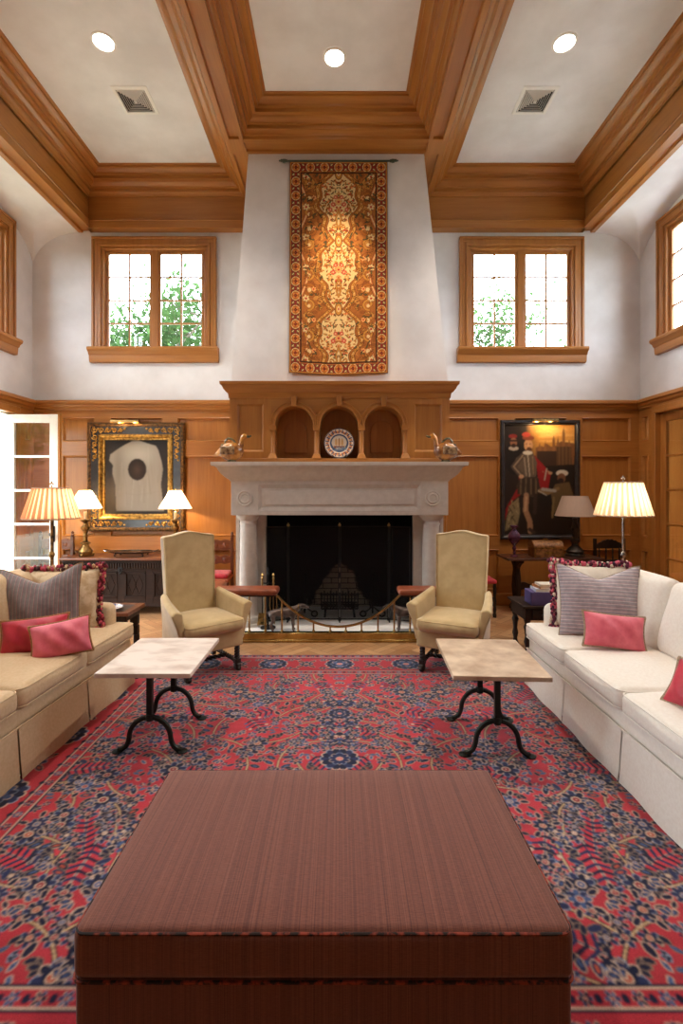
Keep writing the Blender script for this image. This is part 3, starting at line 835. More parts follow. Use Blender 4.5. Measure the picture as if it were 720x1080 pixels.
# abrash: streaks along the weft
yy = p.y; st = sum(np.sin(yy*f+ph)*a for f, ph, a in ((7,.3,.06),(19,1.1,.06),(43,2.2,.05),(97,.7,.04)))
xs = np.interp(np.arange(p.nx), np.linspace(0, p.nx-1, 24), p.rs.rand(24))-.5
p.a *= (1+st)[:, None, None]*(1+.16*xs)[None, :, None]
pr = random.Random(11)
LEN = RY1-RY0; B = .47
def flower(x, y, r, n=8, ang=0, c_out=NAVY, c_mid=CRM, c_in=DRED):
    for k in range(n):
        a = ang+2*PI*k/n; p.ell(x+.68*r*math.cos(a), y+.68*r*math.sin(a), .40*r, .30*r, a, CRM if k % 2 else LBL)
    for k in range(n):
        a = ang+2*PI*k/n; p.ell(x+.68*r*math.cos(a), y+.68*r*math.sin(a), .33*r, .23*r, a, c_out if k % 2 else NAVY2)
    p.ell(x, y, .52*r, .5*r, 0, c_out); p.ell(x, y, .36*r, .34*r, 0, c_mid); p.ell(x, y, .26*r, .24*r, 0, c_in); p.ell(x, y, .09*r, .09*r, 0, CRM)
def leafm(x, y, L, w, a, c=NAVY, edge=CRM, inn=None):
    p.ell(x, y, L+.004, w+.004, a, edge); p.ell(x, y, L, w, a, c)
    if inn: p.ell(x, y, L*.55, w*.45, a, inn)
def comb(x, y, L, a, w):
    ca, sa = math.cos(a), math.sin(a); n = int(L/.034)
    p.stroke([(x, y), (x+L*ca, y+L*sa)], .012, CRM); p.stroke([(x, y), (x+L*ca, y+L*sa)], .006, NAVY2)
    for k in range(1, n+1):
        t = k/n; ww = w*math.sin(PI*(.15+.8*t))
        for s in (-1, 1):
            b = a+s*1.15; bx, by = x+t*L*ca, y+t*L*sa
            p.stroke([(bx, by), (bx+ww*math.cos(b), by+ww*math.sin(b))], .015, NAVY if k % 2 else NAVY2)
            p.ell(bx+ww*math.cos(b), by+ww*math.sin(b), .013, .010, b, BLUE if k % 3 else CRM)
    flower(x+L*ca, y+L*sa, .045, 6, a)
def spray(x, y, L, a, bend):
    pts = []; aa = a
    for k in range(13):
        pts.append((x, y, aa)); x += L/12*math.cos(aa); y += L/12*math.sin(aa); aa += bend/12
    p.stroke([q[:2] for q in pts], .018, C(60,44,52)); p.stroke([q[:2] for q in pts], .008, C(190,160,120))
    for k in range(1, 12):
        s = 1 if k % 2 else -1; qx, qy, qa = pts[k]; b = qa+s*(.9+.3*pr.random()); l = .045+.022*pr.random()
        ex, ey = qx+l*math.cos(b), qy+l*math.sin(b)
        kind = pr.random()
        if kind < .45: leafm(ex, ey, .030, .014, b, pr.choice([NAVY, NAVY2, NAVY]), pr.choice([CRM, C(120,104,92)]), pr.choice([None, RUST, BLUE]))
        elif kind < .75: flower(ex, ey, .028+.012*pr.random(), 6, b, c_in=pr.choice([DRED, BLUE, CRM, RUST]))
        else:
            for m in (-1, 0, 1): leafm(ex+.02*math.cos(b+m), ey+.02*math.sin(b+m), .019, .010, b+m, NAVY, C(130,110,96))
    flower(pts[-1][0], pts[-1][1], .055+.02*pr.random(), 8, aa, c_in=pr.choice([DRED, RUST, BLUE]))
    flower(pts[0][0], pts[0][1], .04, 6, aa)
# scatter sprays over the half field, packed by rejection
placed = []
def free(x, y, r): return all((x-q[0])**2+(y-q[1])**2 > (r+q[2])**2*.50 for q in placed)
fx1, fy0, fy1 = RX-B, B, LEN-B
items = []
for r0, tries in ((.17, 220), (.12, 700), (.08, 1600), (.047, 5000)):
    for _ in range(tries):
        x = pr.uniform(.02, fx1-.02); y = pr.uniform(fy0+.02, fy1-.02)
        if free(x, y, r0): placed.append((x, y, r0)); items.append((x, y, r0))
for x, y, r in items:
    a = pr.uniform(0, 2*PI)
    if r > .16:
        if pr.random() < .55: spray(x-r*math.cos(a), y-r*math.sin(a), 2*r, a-.5, 1.0)
        else:
            comb(x-r*math.cos(a), y-r*math.sin(a), 1.7*r, a, .085)
            for s in (-1,1): spray(x-r*math.cos(a)-s*.11*math.sin(a), y-r*math.sin(a)+s*.11*math.cos(a), 1.5*r, a+s*.25, -s*.5)
    elif r > .11: spray(x-r*math.cos(a), y-r*math.sin(a), 1.9*r, a-.6, pr.choice([-1,1])*1.2) if pr.random() < .7 else comb(x-r*math.cos(a), y-r*math.sin(a), 1.7*r, a, .07)
    elif r > .07:
        flower(x, y, .046, 8, a, pr.choice([NAVY, BLUE, NAVY2]), CRM, pr.choice([DRED, BLUE, RUST]))
        for k in range(5): leafm(x+.072*math.cos(a+k*1.257), y+.072*math.sin(a+k*1.257), .021, .011, a+k*1.257, NAVY, CRM)
    else:
        flower(x, y, .030, 6, a, pr.choice([NAVY, BLUE]), CRM, pr.choice([DRED, NAVY, RUST])) if pr.random() < .5 else [leafm(x+.020*math.cos(a+m), y+.020*math.sin(a+m), .019, .010, a+m, NAVY2, CRM, BLUE) for m in (-.9, 0, .9)]
for _ in range(9000):
    x = pr.uniform(.0, fx1-.015); y = pr.uniform(fy0+.015, fy1-.015); j_ = int(y/p.c); i_ = int(x/p.c); w_ = 4
    blk_ = p.a[max(0,j_-w_):j_+w_, max(0,i_-w_):i_+w_]
    if blk_.size == 0 or blk_[..., 0].min() < .30 or blk_[..., 2].max() > .12: continue
    if math.sin(x*5.3+1.2*math.sin(y*3.1))*math.sin(y*4.7+x*1.3) > .42: continue      # channels of open red ground
    a = pr.uniform(0, 6.3); k = pr.random()
    if k < .55: leafm(x, y, .016+.008*pr.random(), .008, a, pr.choice([NAVY, NAVY2, BLUE]), pr.choice([CRM, C(120,100,90)]))
    elif k < .85: flower(x, y, .020, 5, a, c_in=pr.choice([CRM, BLUE, RUST]))
    else:
        for m in (-.8, 0, .8): leafm(x+.014*math.cos(a+m), y+.014*math.sin(a+m), .013, .006, a+m, NAVY, LBL)
for cy, r in ((1.30,.08),(1.77,.11),(2.34,.08)):   # centre line palmettes
    flower(0, cy, r, 14, 0); flower(0, cy, r*.55, 10, .2, NAVY2, CRM, ROSE)
    comb(.02, cy+r, .2, 1.2, .06); comb(.02, cy-r, .2, -1.2, .06)
# border
def band(d0, d1, col):
    p.rect(RX-d1, RX-d0, d0, LEN-d0, col); p.rect(0, RX-d0, d0, d1, col); p.rect(0, RX-d0, LEN-d1, LEN-d0, col)
band(0, .012, C(120,40,50)); band(.012, .47, C(168,46,58))
for d, w, c in ((.07,.010,CRM),(.08,.012,NAVY),(.395,.009,NAVY),(.404,.008,CRM),(.462,.008,CRM),(.47,.008,NAVY),(.012,.012,NAVY)): band(d, d+w, c)
def along(step, d, fn):
    L1 = RX-d
    m = int(L1/step)
    for k in range(m+1):
        u = k*step
        fn(u, d, 0, k); fn(u, LEN-d, PI, k)
    m = int((LEN-2*d)/step)
    for k in range(1, m): fn(RX-d, d+k*step, PI/2, k)
def small(u, v, a, k): flower(u, v, .024, 6, 0, NAVY if k % 2 else BLUE); p.ell(u+.04, v, .012, .016, 0, NAVY)
along(.085, .434, small); along(.085, .041, small)
def main(u, v, a, k):
    if k % 2 == 0:
        flower(u, v, .125, 14, 0); flower(u, v, .078, 9, 0, BLUE, CRM, ROSE)
    else:
        flower(u, v, .062, 8, 0)
        for q in range(4): leafm(u+.075*math.cos(q*PI/2+.78), v+.085*math.sin(q*PI/2+.78), .036, .016, q*PI/2+.78, NAVY, CRM, RUST)
    for q in (-.10, .10): flower(u+.15, v+q, .034, 6, 0); leafm(u+.09, v+q*1.15, .03, .013, 0, NAVY2, CRM)
along(.30, .238, main)
blur(p)
p.grain(.10)
full = np.concatenate([p.a[:, :0:-1], p.a], 1)
p2 = Paint(2*RX, LEN, .0043, (0,0,0)); nxn = full.shape[1]
p2.nx, p2.ny = nxn, full.shape[0]; p2.x = np.linspace(0, 2*RX, nxn); p2.y = p.y; p2.a = full
rug_m = colattr('wool_rug', .95, .05, .18, .45, 260)
rug = p2.mesh('oriental_rug', rug_m, lambda x, y: np.stack([x-RX, y+RY0, np.full_like(x, .012)], -1), thick=(0,0,-.0115))
tag(rug, 'large crimson oriental rug with navy floral sprays covering the parquet floor', 'rug')
rug.data.update()
RZ = .012

# ---------------------------------------------------------------- OTTOMAN
def otto_mat():
    m, nt, b = newmat('striped_brown_weave')
    n1 = noise(nt, 1, (330, .8, .8), 2, .7); n2 = noise(nt, 1, (60, .25, .25), 2); n3 = noise(nt, 1, (60, 700, 700), 1)
    mx = nt.nodes.new('ShaderNodeMix'); mx.data_type = 'FLOAT'; mx.inputs[0].default_value = .3
    nt.links.new(n1.outputs['Fac'], mx.inputs[2]); nt.links.new(n2.outputs['Fac'], mx.inputs[3])
    r = ramp(nt, mx.outputs[0], [(.30, C(92,60,55)), (.45, C(112,71,62)), (.56, C(122,78,66)), (.70, C(132,88,74))])
    r2 = ramp(nt, n3.outputs['Fac'], [(.35,(.85,.85,.85,1)),(.65,(1.08,1.08,1.08,1))])
    m3 = nt.nodes.new('ShaderNodeMix'); m3.data_type = 'RGBA'; m3.blend_type = 'MULTIPLY'; m3.inputs[0].default_value = 1
    nt.links.new(r.outputs['Color'], m3.inputs[6]); nt.links.new(r2.outputs['Color'], m3.inputs[7]); nt.links.new(m3.outputs[2], b.inputs['Base Color'])
    b.inputs['Roughness'].default_value = .85; b.inputs['Sheen Weight'].default_value = .2; b.inputs['Specular IOR Level'].default_value = .04
    bump(nt, b, n3.outputs['Fac'], .2, .003); return m
om_ = otto_mat()
otx, oty0, oty1, otz = -.043, 1.275, 2.02, .43
ot = thing('ottoman', 'big rectangular brown striped ottoman in the middle foreground of the rug', 'ottoman', (otx, (oty0+oty1)/2, RZ))
hw, hd = .666, (oty1-oty0)/2
mb = MB(); mb.rbox(hw-.004, hd-.004, .14, .02, (0,0,.148)); mb.build('base', om_, ot)
mb = MB(); mb.rbox(hw, hd, .068, .025, (0,0,.352), bulge=(.008,.008,.012)); mb.build('cushion', om_, ot)
pipe_m = mottled('variegated_piping', C(30,18,16), C(150,60,40), 40, .8, lo=.45, hi=.6)
def rrect(hx, hy, r, z, n=6):
    pts = []
    for cx, cy, a0 in ((hx-r,hy-r,0),(-hx+r,hy-r,90),(-hx+r,-hy+r,180),(hx-r,-hy+r,270)):
        for i in range(n+1): a = R(a0+90*i/n); pts.append((cx+r*math.cos(a), cy+r*math.sin(a), z))
    return pts
MB().tube(rrect(hw-.004, hd-.004, .03, .409), .0043, 6, True).build('piping', pipe_m, ot)
MB().tube(rrect(hw+.001, hd+.001, .03, .286), .0045, 6, True).build('piping', pipe_m, ot)
for sx in (-1,1):
    for sy in (-1,1): MB().lathe([(.025,0),(.03,.012)], (sx*(hw-.06), sy*(hd-.06), -.001), 12).build('foot', ebony, ot)

# ---------------------------------------------------------------- COFFEE TABLES
def coffee(name, label, loc, rz, top_m, W, Lh, zt):
    t = thing(name, label, 'coffee table', loc, rz, 'stone topped coffee tables')
    MB().box(-W/2, W/2, -Lh/2, Lh/2, zt-.028, zt).build('top', top_m, t, bevel=.004)
    zf = zt-.028
    for i, y in enumerate((-Lh/2+.115, Lh/2-.135)):
        mb = MB()
        pts = [(0,y,zf-.005),(0,y,.215)]
        mb.box(-.016,.016,y-.016,y+.016,.20,zf)
        arc = [(.125*math.cos(a), y, .085+.125*math.sin(a)) for a in [PI*j/16 for j in range(17)]]
        L_ = [(.19,y,.012),(.165,y,.018),(.143,y,.035),(.131,y,.06)]
        path = L_+arc+[(-x,yy_,z) for x, yy_, z in L_[::-1]]
        mb.tube(path, .0155, 8)
        for s in (-1,1): mb.lathe([(.030,0),(.032,.006),(.020,.013),(.004,.016)], (s*.195,y,0), 14)
        mb.lathe([(.022,-.02),(.026,0),(.022,.02)], (0,y,.21), 12)
        mb.build('leg', iron, t)
        mb = MB(); mb.box(-W/2+.07, W/2-.07, y-.02, y+.02, zf-.012, zf); mb.sphere((.07,y-.02,zf-.022), .018); mb.sphere((-.07,y-.02,zf-.022), .018)
        mb.build('bracket', black_iron, t)
    MB().tube([(0,-Lh/2+.115,zf-.03),(0,Lh/2-.135,zf-.03)], .010).build('stretcher', iron, t)
    return t
coffee('coffee_table', 'travertine coffee table, window light in its pale colour, on black iron arched legs beside the left sofa', (-1.143,3.135,RZ), 0, trav_lit, .56, .67, .515)
coffee('coffee_table', 'travertine coffee table, warm light in its tan colour, on black iron arched legs beside the right sofa', (.948,3.10,RZ), -3.2, trav_warm, .56, .69, .515)

# ---------------------------------------------------------------- ARMCHAIRS
def armchair(label, loc, rz):
    t = thing('armchair', label, 'armchair', loc, rz, 'khaki velvet high back armchairs')
    MB().rbox(.27, .25, .075, .02, (0,-.02,.285)).build('seat_frame', velvet, t)
    def cf(o, tt):
        o[2] += .018*math.sin(3*tt[0]+1)*(1-tt[1]**2)*.3
        return o
    MB().rbox(.262, .275, .055, .045, (0,-.055,.415), bulge=(.006,.012,.024), fn=cf).build('seat_cushion', velvet, t)
    MB().tube([(x,y,.452) for x,y,_ in rrect(.258,.272,.05,0)], .004, 6, True, M=T(0,-.055,0)).build('piping', velvet, t)
    # back: camel topped slab leaning back
    N = 16; w0, w1 = .222, .243; z0, z1 = .30, 1.155
    prof = [(-w0,z0),(w0,z0),(w1,z1-.02)]
    for j in range(N+1):
        u = 1-2*j/N; prof.append((u*w1*.985, z1-.002+.036*(0.5+0.5*math.cos(PI*u))**1.2))
    prof.append((-w1, z1-.02))
    sh = Matrix(((1,0,0,0),(0,1,.085,.20),(0,0,1,0),(0,0,0,1)))
    MB().prism(prof, 'y', -.05, .05, sh).build('backrest', velvet, t, bevel=.024, seg=3)
    pts = [sh @ Vector((x*.97, -.052, z-(.006 if z > 1 else 0))) for x, z in prof[1:]] + [sh @ Vector((-w0*.97,-.052,z0))]
    MB().tube(pts, .0045, 6).build('piping', velvet, t)
    for s in (-1, 1):
        mb = MB()
        def V(y, zb_, zt_, xi0, xo0, xi1, xo1): return (y, zb_, zt_, xi0, xo0, xi1, xo1)
        secs = [(.205,.24,.655,.232,.272,.228,.290),(.05,.24,.625,.240,.276,.250,.322),(-.14,.25,.600,.246,.278,.268,.352),(-.265,.27,.585,.250,.278,.275,.372)]
        vs = []; fs = []
        for y, zb_, zt_, a, b_, c_, d in secs:
            zm = zb_+.55*(zt_-zb_)
            vs += [(s*a,y,zb_),(s*b_,y,zb_),(s*(b_*.55+d*.45),y,zm),(s*d,y,zt_-.02),(s*(d*.6+c_*.4),y,zt_+.008),(s*c_,y,zt_-.012),(s*(a*.6+c_*.4),y,zm)]
        n = 7
        for i in range(len(secs)-1):
            for q in range(n): fs.append((i*n+q, i*n+(q+1) % n, i*n+n+(q+1) % n, i*n+n+q))
        fs += [tuple(range(n)), tuple((len(secs)-1)*n+q for q in range(n))]
        mb.add(vs, fs); mb.build('arm', velvet, t, bevel=.014, ang=50, seg=3)
    # barley twist front legs and stretchers
    def twist(mb, a, b, r, turns, seg=7):
        a, b = Vector(a), Vector(b); M = axis_m(a, b-a); Lg = (b-a).length; n = int(turns*12)
        for ph in (0, PI):
            mb.tube([M @ Vector((r*.55*math.cos(ph+2*PI*turns*i/n), r*.55*math.sin(ph+2*PI*turns*i/n), Lg*i/n)) for i in range(n+1)], r*.62, seg)
    for s in (-1,1):
        mb = MB(); twist(mb, (s*.225,-.235,.085), (s*.225,-.235,.215), .022, 2.6)
        mb.box(s*.225-.026, s*.225+.026, -.261, -.209, .055, .095); mb.rbox(.027,.034,.03,.018,(s*.225,-.244,.030), n=2); mb.sphere((s*.225,-.27,.02), .022)
        mb.build('leg', ebony, t, bevel=.003)
        mb = MB(); mb.hexa([(s*.235-.02,.235,0),(s*.235+.02,.235,0),(s*.235+.02,.275,0),(s*.235-.02,.275,0),(s*.225-.022,.15,.22),(s*.225+.022,.15,.22),(s*.225+.022,.20,.22),(s*.225-.022,.20,.22)])
        mb.build('leg', ebony, t, bevel=.004)
        mb = MB(); twist(mb, (s*.225,-.21,.075), (s*.228,.21,.075), .018, 5); mb.build('stretcher', ebony, t)
    mb = MB(); twist(mb, (-.225,-.03,.075), (.225,-.03,.075), .018, 5.5); mb.build('stretcher', ebony, t)
    return t
armchair('khaki velvet high back armchair left of the fireplace, angled to the right', (-1.225,4.285,RZ), 40)
armchair('khaki velvet high back armchair right of the fireplace, angled to the left', (1.03,4.33,RZ), -27)

# ---------------------------------------------------------------- SOFAS
def sofa(label, loc, rz, fab, far_sign):
    t = thing('sofa', label, 'sofa', loc, rz, 'long skirted sofas')
    Lh = 2.67/2; D = .95; n = 4; seg = 2*Lh/n
    mb = MB(); mb.rbox(Lh-.01, D/2-.02, .055, .02, (0, D/2+.005, .325), n=8); mb.build('rail', fab, t)
    # skirt: pleated panels hanging to the floor
    mb = MB()
    def panel(x0, x1, y, axis):
        N = 12; vs = []; fs = []
        for i in range(N+1):
            u = i/N; x = x0+(x1-x0)*u
            wob = .004*math.sin(u*9)
            for z, o in ((.285,0),(.20,-.006+wob*.4),(.10,-.013+wob),(.002,-.022+wob*1.6)):
                e = .012*(1-z/.285)
                xx = x+(e if u == 0 else -e if u == 1 else 0)*-0
                vs.append((xx, y+o, z) if axis == 'x' else (y-o if y > 0 else y+o, xx, z))
        for i in range(N):
            for q in range(3): fs.append((i*4+q, i*4+q+1, i*4+5+q, i*4+4+q))
        mb.add(vs, fs)
    for i in range(n): panel(-Lh+i*seg+.006, -Lh+(i+1)*seg-.006, .012, 'x')
    for s in (-1,1): panel(.02, D*.5-.006, s*(Lh-.006), 'y'); panel(D*.5+.006, D-.01, s*(Lh-.006), 'y')
    mb.box(-Lh+.02, Lh-.02, .03, D-.01, .01, .28)
    for i in range(1, n):   # the backing of each pleat
        x = -Lh+i*seg; mb.box(x-.05, x+.05, .022, .032, .004, .28)
    mb.build('skirt', fab, t, ang=50)
    MB().tube([(-Lh+.005,D-.02,.284),(-Lh+.002,.01,.284),(Lh-.002,.01,.284),(Lh-.005,D-.02,.284)], .005, 6).build('welt', fab, t)
    # back
    def bk(o, tt): o[1] += .10*(tt[2]+1)*.5; return o
    MB().rbox(Lh-.01, .07, .27, .05, (0, D-.13, .58), n=6, fn=bk).build('back_frame', fab, t)
    for s in (-1,1):
        def arm(o, tt):
            k = (tt[1]+1)/2; o[2] += .06*k**2; o[0] += 0; return o
        MB().rbox(.075, .37, .165, .06, (s*(Lh-.078), .50, .50), fn=arm).build('arm', fab, t)
    for i in range(n):
        xc = -Lh+(i+.5)*seg; rr_ = random.Random(i+3)
        ph = rr_.random()*6
        def cf(o, tt, ph=ph):
            o[2] += .006*math.sin(5*tt[0]+ph)*math.cos(4*tt[1]+ph) if tt[2] > 0 else 0
            return o
        MB().rbox(seg/2-.003, .39, .062, .04, (xc, .385, .437), bulge=(.004,.014,.022), n=10, fn=cf).build('seat_cushion', fab, t)
        mb = MB()
        for z in (.487,.389):
            mb.tube([(xc+x*1.0, .385+y*1.0+(-.013*(1-(x/(seg/2))**2) if y < -.3 else 0), z+(.000)) for x, y, _ in rrect(seg/2-.006,.386,.045,0,4) ], .0045, 6, True)
        mb.build('welt', fab, t)
        wob = rr_.uniform(-3, 3)
        Mx = T(xc*0.97, D-.29, .475) @ Matrix.Rotation(R(-13), 4, 'X') @ rotz(wob)
        def cb(o, tt, ph=ph): o[1] += .008*math.sin(4*tt[0]+ph)*math.cos(3*tt[2]+ph)*(1 if tt[1] < 0 else 0); return o
        MB().rbox(seg/2-.012, .085, .25, .07, (0,0,.25), M=Mx, bulge=(.006,.045,.008), n=8, fn=cb).build('back_cushion', fab, t)
    return t
sofa('long cream linen sofa with skirt along the right side of the rug', (1.515, 2.615, RZ), -90, linen, -1)
sofa('long cream linen sofa, shade tinted into the colour, with skirt along the left side of the rug', (-1.738, 2.63, RZ), 87.5, linen_shade, 1)
# ---------------------------------------------------------------- THROW PILLOWS
def pillow_mb(w, h, th, chop=0, pw=.55, n=26, seed=1, wrinkle=.009):
    """pillow standing in XZ, bottom edge at z=0, front at -Y; returns mesh and edge loop"""
    rr_ = random.Random(seed); p1, p2 = rr_.random()*6, rr_.random()*6
    def pos(u, v, s):
        e = max(0, (1-abs(u)**2.2))*max(0, (1-abs(v)**2.2)); t = th/2*e**pw
        pin = 1-.085*(1-u*u)*abs(v)**3; pix = 1-.085*(1-v*v)*abs(u)**3
        x = u*w/2*pix; z = h/2+v*h/2*pin
        if chop and v > 0: z -= chop*1.15*max(0, 1-(u*u+.004)**.5/.9)**1.2*v**1.5
        y = s*t*(1+.12*math.sin(3*u+p1)*math.cos(2.5*v+p2))
        y += s*wrinkle*math.sin(9*u+5*v+p1)*e
        if chop: y += s*chop*.35*math.exp(-(u/.16)**2)*max(0,v)*e*-1
        return (x, y, z)
    mb = MB(); vs = []; fs = []
    P = [-1+2*i/n for i in range(n+1)]
    P = [math.sin(PI/2*q)*.55+q*.45 for q in P]
    for s in (-1, 1):
        b = len(vs)
        for v in P:
            for u in P: vs.append(pos(u, v, s))
        for j in range(n):
            for i in range(n):
                a = b+j*(n+1)+i; q = (a, a+1, a+n+2, a+n+1); fs.append(q if s < 0 else q[::-1])
    mb.add(vs, fs)
    loop = [pos(u, -1, 1) for u in P[:-1]]+[pos(1, v, 1) for v in P[:-1]]+[pos(u, 1, 1) for u in P[:0:-1]]+[pos(-1, v, 1) for v in P[:0:-1]]
    return mb, loop
def pillow(label, w, h, th, loc, yaw, tilt, mat, trim_m=None, trim_r=.006, chop=0, roll=0, seed=1, pw=.55, group=None, tassel=False):
    t = thing('throw_pillow', label, 'pillow', loc, 0, group)
    t.rotation_euler = Euler((R(-tilt), R(roll), R(yaw)), 'XYZ')
    # order: tilt about local x, roll about y, yaw about z
    mb, loop = pillow_mb(w, h, th, chop, pw, seed=seed)
    mb.build('cover', mat, t, ang=60)
    if trim_m and not tassel: MB().tube(loop, trim_r, 7, True).build('piping', trim_m, t)
    if tassel:
        mb = MB(); rr_ = random.Random(seed)
        lp = [Vector(q) for q in loop]; n = len(lp)
        c = sum(lp, Vector())/n
        for i in range(n):
            for f in (0, .33, .66):
                q = lp[i].lerp(lp[(i+1) % n], f)
                for k in range(3):
                    mb.m = rr_.choice([0,0,1,1,2,3])
                    d = (q-c).normalized()
                    o = Vector((rr_.uniform(-.012,.012), rr_.uniform(-.02,.02), rr_.uniform(-.012,.012)))+d*rr_.uniform(0,.03)
                    mb.sphere(q+o, rr_.uniform(.009,.015), 6, 4, (1,1,1.25))
        mb.build('tassel_trim', tassel, t, ang=80)
    return t
stripe_grey = stripes('grey_pinstripe', [(0,C(164,156,163)),(.40,C(212,206,208)),(.56,C(192,152,158)),(.68,C(164,156,163))], .025, 'z', .75, .2)
stripe_shade = stripes('grey_pinstripe_shade', [(0,C(126,116,112)),(.42,C(150,142,142)),(.55,C(150,96,92)),(.68,C(122,112,110))], .026, 'x', .75, .2)  # shaded copy of the grey pinstripe, dimmed for the darker left side
ikat = mottled('cream_damask', C(226,216,200), C(236,228,214), 16, .85, .04, sheen=.1)
ikat_shade = mottled('cream_damask_shade', C(196,164,124), C(222,198,162), 15, .85, .04, lo=.4, hi=.55, sheen=.1)  # shaded copy of the cream damask, warm dim light mixed into its tan
pink = mottled('pink_silk', C(208,84,104), C(226,110,126), 14, .5, .05, sheen=.3)
crimson = mottled('crimson_silk', C(170,26,52), C(196,44,66), 14, .45, .05, sheen=.3)
rope = mottled('taupe_rope', C(136,116,94), C(180,160,132), 120, .8, .3)
rope_gold = mottled('gold_rope', C(130,88,46), C(176,128,78), 120, .8, .3)
tas_r = [plain('tassel_wine', C(96,34,56), .9), plain('tassel_pink', C(206,92,112), .9), plain('tassel_cream', C(216,196,176), .9), plain('tassel_plum', C(60,36,58), .9)]
tas_l = [plain('tassel_claret', C(120,28,44), .9), plain('tassel_rose', C(186,70,84), .9), plain('tassel_sand', C(196,158,116), .9), plain('tassel_brown', C(70,36,32), .9)]
SZ = .508+RZ
pillow('cream pillow with pink and plum tassel fringe behind the striped one, right sofa', .52, .50, .16, (1.92,3.70,SZ), -20, 12, ikat, True, tassel=tas_r, seed=3)
pillow('large grey pinstriped pillow with a dented top on the right sofa', .57, .53, .20, (1.885,3.48,SZ), -16, 16, stripe_grey, rope, .004, chop=.085, seed=5, pw=.6)
pillow('small pink pillow with taupe cord leaning on the grey striped pillow, right sofa', .39, .235, .12, (1.84,3.24,SZ), -14, 20, pink, rope, .008, roll=4, seed=7)
pillow('crimson pillow with taupe cord at the right edge of the photo, right sofa', .40, .24, .13, (1.71,2.28,SZ), -70, 33, crimson, rope, .009, roll=0, seed=9)
pillow('cream damask pillow, shade tinted into the colour, with claret tassel fringe behind the striped one, left sofa', .54, .48, .16, (-2.12,3.68,SZ-.012), 16, 12, ikat_shade, True, tassel=tas_l, seed=4)
pillow('large grey pinstriped pillow, shade tinted into the colour, with a dented top on the left sofa', .56, .54, .20, (-2.135,3.43,SZ-.012), 14, 15, stripe_shade, rope_gold, .004, chop=.10, seed=6, pw=.6, roll=-3)
pillow('crimson pillow with gold cord, half behind the pink one, left sofa', .42, .235, .12, (-2.02,3.20,SZ-.012), 14, 20, crimson, rope_gold, .008, roll=-5, seed=8)
pillow('dusty pink pillow with gold cord in front of the crimson one, left sofa', .36, .235, .12, (-1.79,3.13,SZ-.012), 22, 22, pink, rope_gold, .008, roll=-8, seed=10)

# ---------------------------------------------------------------- LAMPS
WARM = (1.0,.72,.37)
def bulb(parent, loc, w, r=.03, col=WARM, name='bulb_light'):
    l = bpy.data.lights.new(name, 'POINT'); l.energy = w; l.color = col; l.shadow_soft_size = r
    o = bpy.data.objects.new(name, l); COL.objects.link(o); o.parent = parent; o.location = loc
    return o
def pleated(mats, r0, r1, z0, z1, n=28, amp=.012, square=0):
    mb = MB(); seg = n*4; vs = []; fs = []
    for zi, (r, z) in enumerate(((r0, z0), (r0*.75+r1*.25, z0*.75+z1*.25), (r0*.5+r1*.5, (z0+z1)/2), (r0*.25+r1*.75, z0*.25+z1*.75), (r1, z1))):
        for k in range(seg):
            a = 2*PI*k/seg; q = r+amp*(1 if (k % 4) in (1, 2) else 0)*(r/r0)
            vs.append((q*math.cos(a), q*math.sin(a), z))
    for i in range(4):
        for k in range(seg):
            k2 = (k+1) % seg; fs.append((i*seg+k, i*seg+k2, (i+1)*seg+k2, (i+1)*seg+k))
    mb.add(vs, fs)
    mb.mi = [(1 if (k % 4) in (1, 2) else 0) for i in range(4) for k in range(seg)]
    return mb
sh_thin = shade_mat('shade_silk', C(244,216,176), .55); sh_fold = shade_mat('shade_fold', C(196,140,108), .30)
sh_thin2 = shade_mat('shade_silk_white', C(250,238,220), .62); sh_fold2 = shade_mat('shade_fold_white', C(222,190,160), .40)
sh_cold = shade_mat('shade_linen', C(206,184,168), .3)
def fleuron(mb, z, s=1):
    mb.lathe([(.004,0),(.009,.006),(.004,.014),(.004,.026)], (0,0,z), 10)
    mb.sphere((0,0,z+.046*s), .008, 8, 6, (1,1,1.6)); mb.sphere((-.012,0,z+.034*s), .008, 8, 6); mb.sphere((.012,0,z+.034*s), .008, 8, 6)
def floor_lamp(label, loc, pole_m, thin, fold, zb, zt, r0, r1, watt):
    t = thing('floor_lamp', label, 'floor lamp', loc, 0)
    mb = MB(); mb.lathe([(.14,0),(.14,.02),(.10,.035),(.04,.05),(.022,.09)], seg=28); mb.build('base', pole_m, t)
    mb = MB(); mb.lathe([(.012,.08),(.012,.55),(.014,.56),(.012,.57),(.012,.98),(.02,.99),(.027,1.01),(.02,1.03),(.011,1.04),(.011,zb+.05)], seg=14); mb.build('pole', pole_m, t)
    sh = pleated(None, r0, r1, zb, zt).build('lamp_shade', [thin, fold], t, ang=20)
    mb = MB(); mb.tube([(r1*math.cos(a), r1*math.sin(a), zt) for a in [2*PI*i/40 for i in range(40)]], .007, 6, True); bm_ = plain('shade_binding_'+label[:5], C(176,150,128), .8); mb.build('binding', bm_, sh); mb = MB(); mb.tube([(r0*math.cos(a)*1.01, r0*math.sin(a)*1.01, zb) for a in [2*PI*i/40 for i in range(40)]], .007, 6, True)
    mb.build('binding', bm_, sh)
    mb = MB()
    for a in (0, 2*PI/3, 4*PI/3): mb.tube([(0,0,zt-.02),(r1*math.cos(a),r1*math.sin(a),zt-.004)], .003, 5)
    mb.tube([(0,0,zb+.04),(0,0,zt+.01)], .004, 6); fleuron(mb, zt+.005); mb.build('finial', pole_m, t)
    bulb(t, (0,0,(zb+zt)/2-.02), watt, .035, (1,.80,.52))
    return t
floor_lamp('dark pole floor lamp with striped pleated shade behind the left sofa', (-2.56,4.30,0), old_brass, sh_thin, sh_fold, 1.335, 1.60, .222, .146, LAMPW)
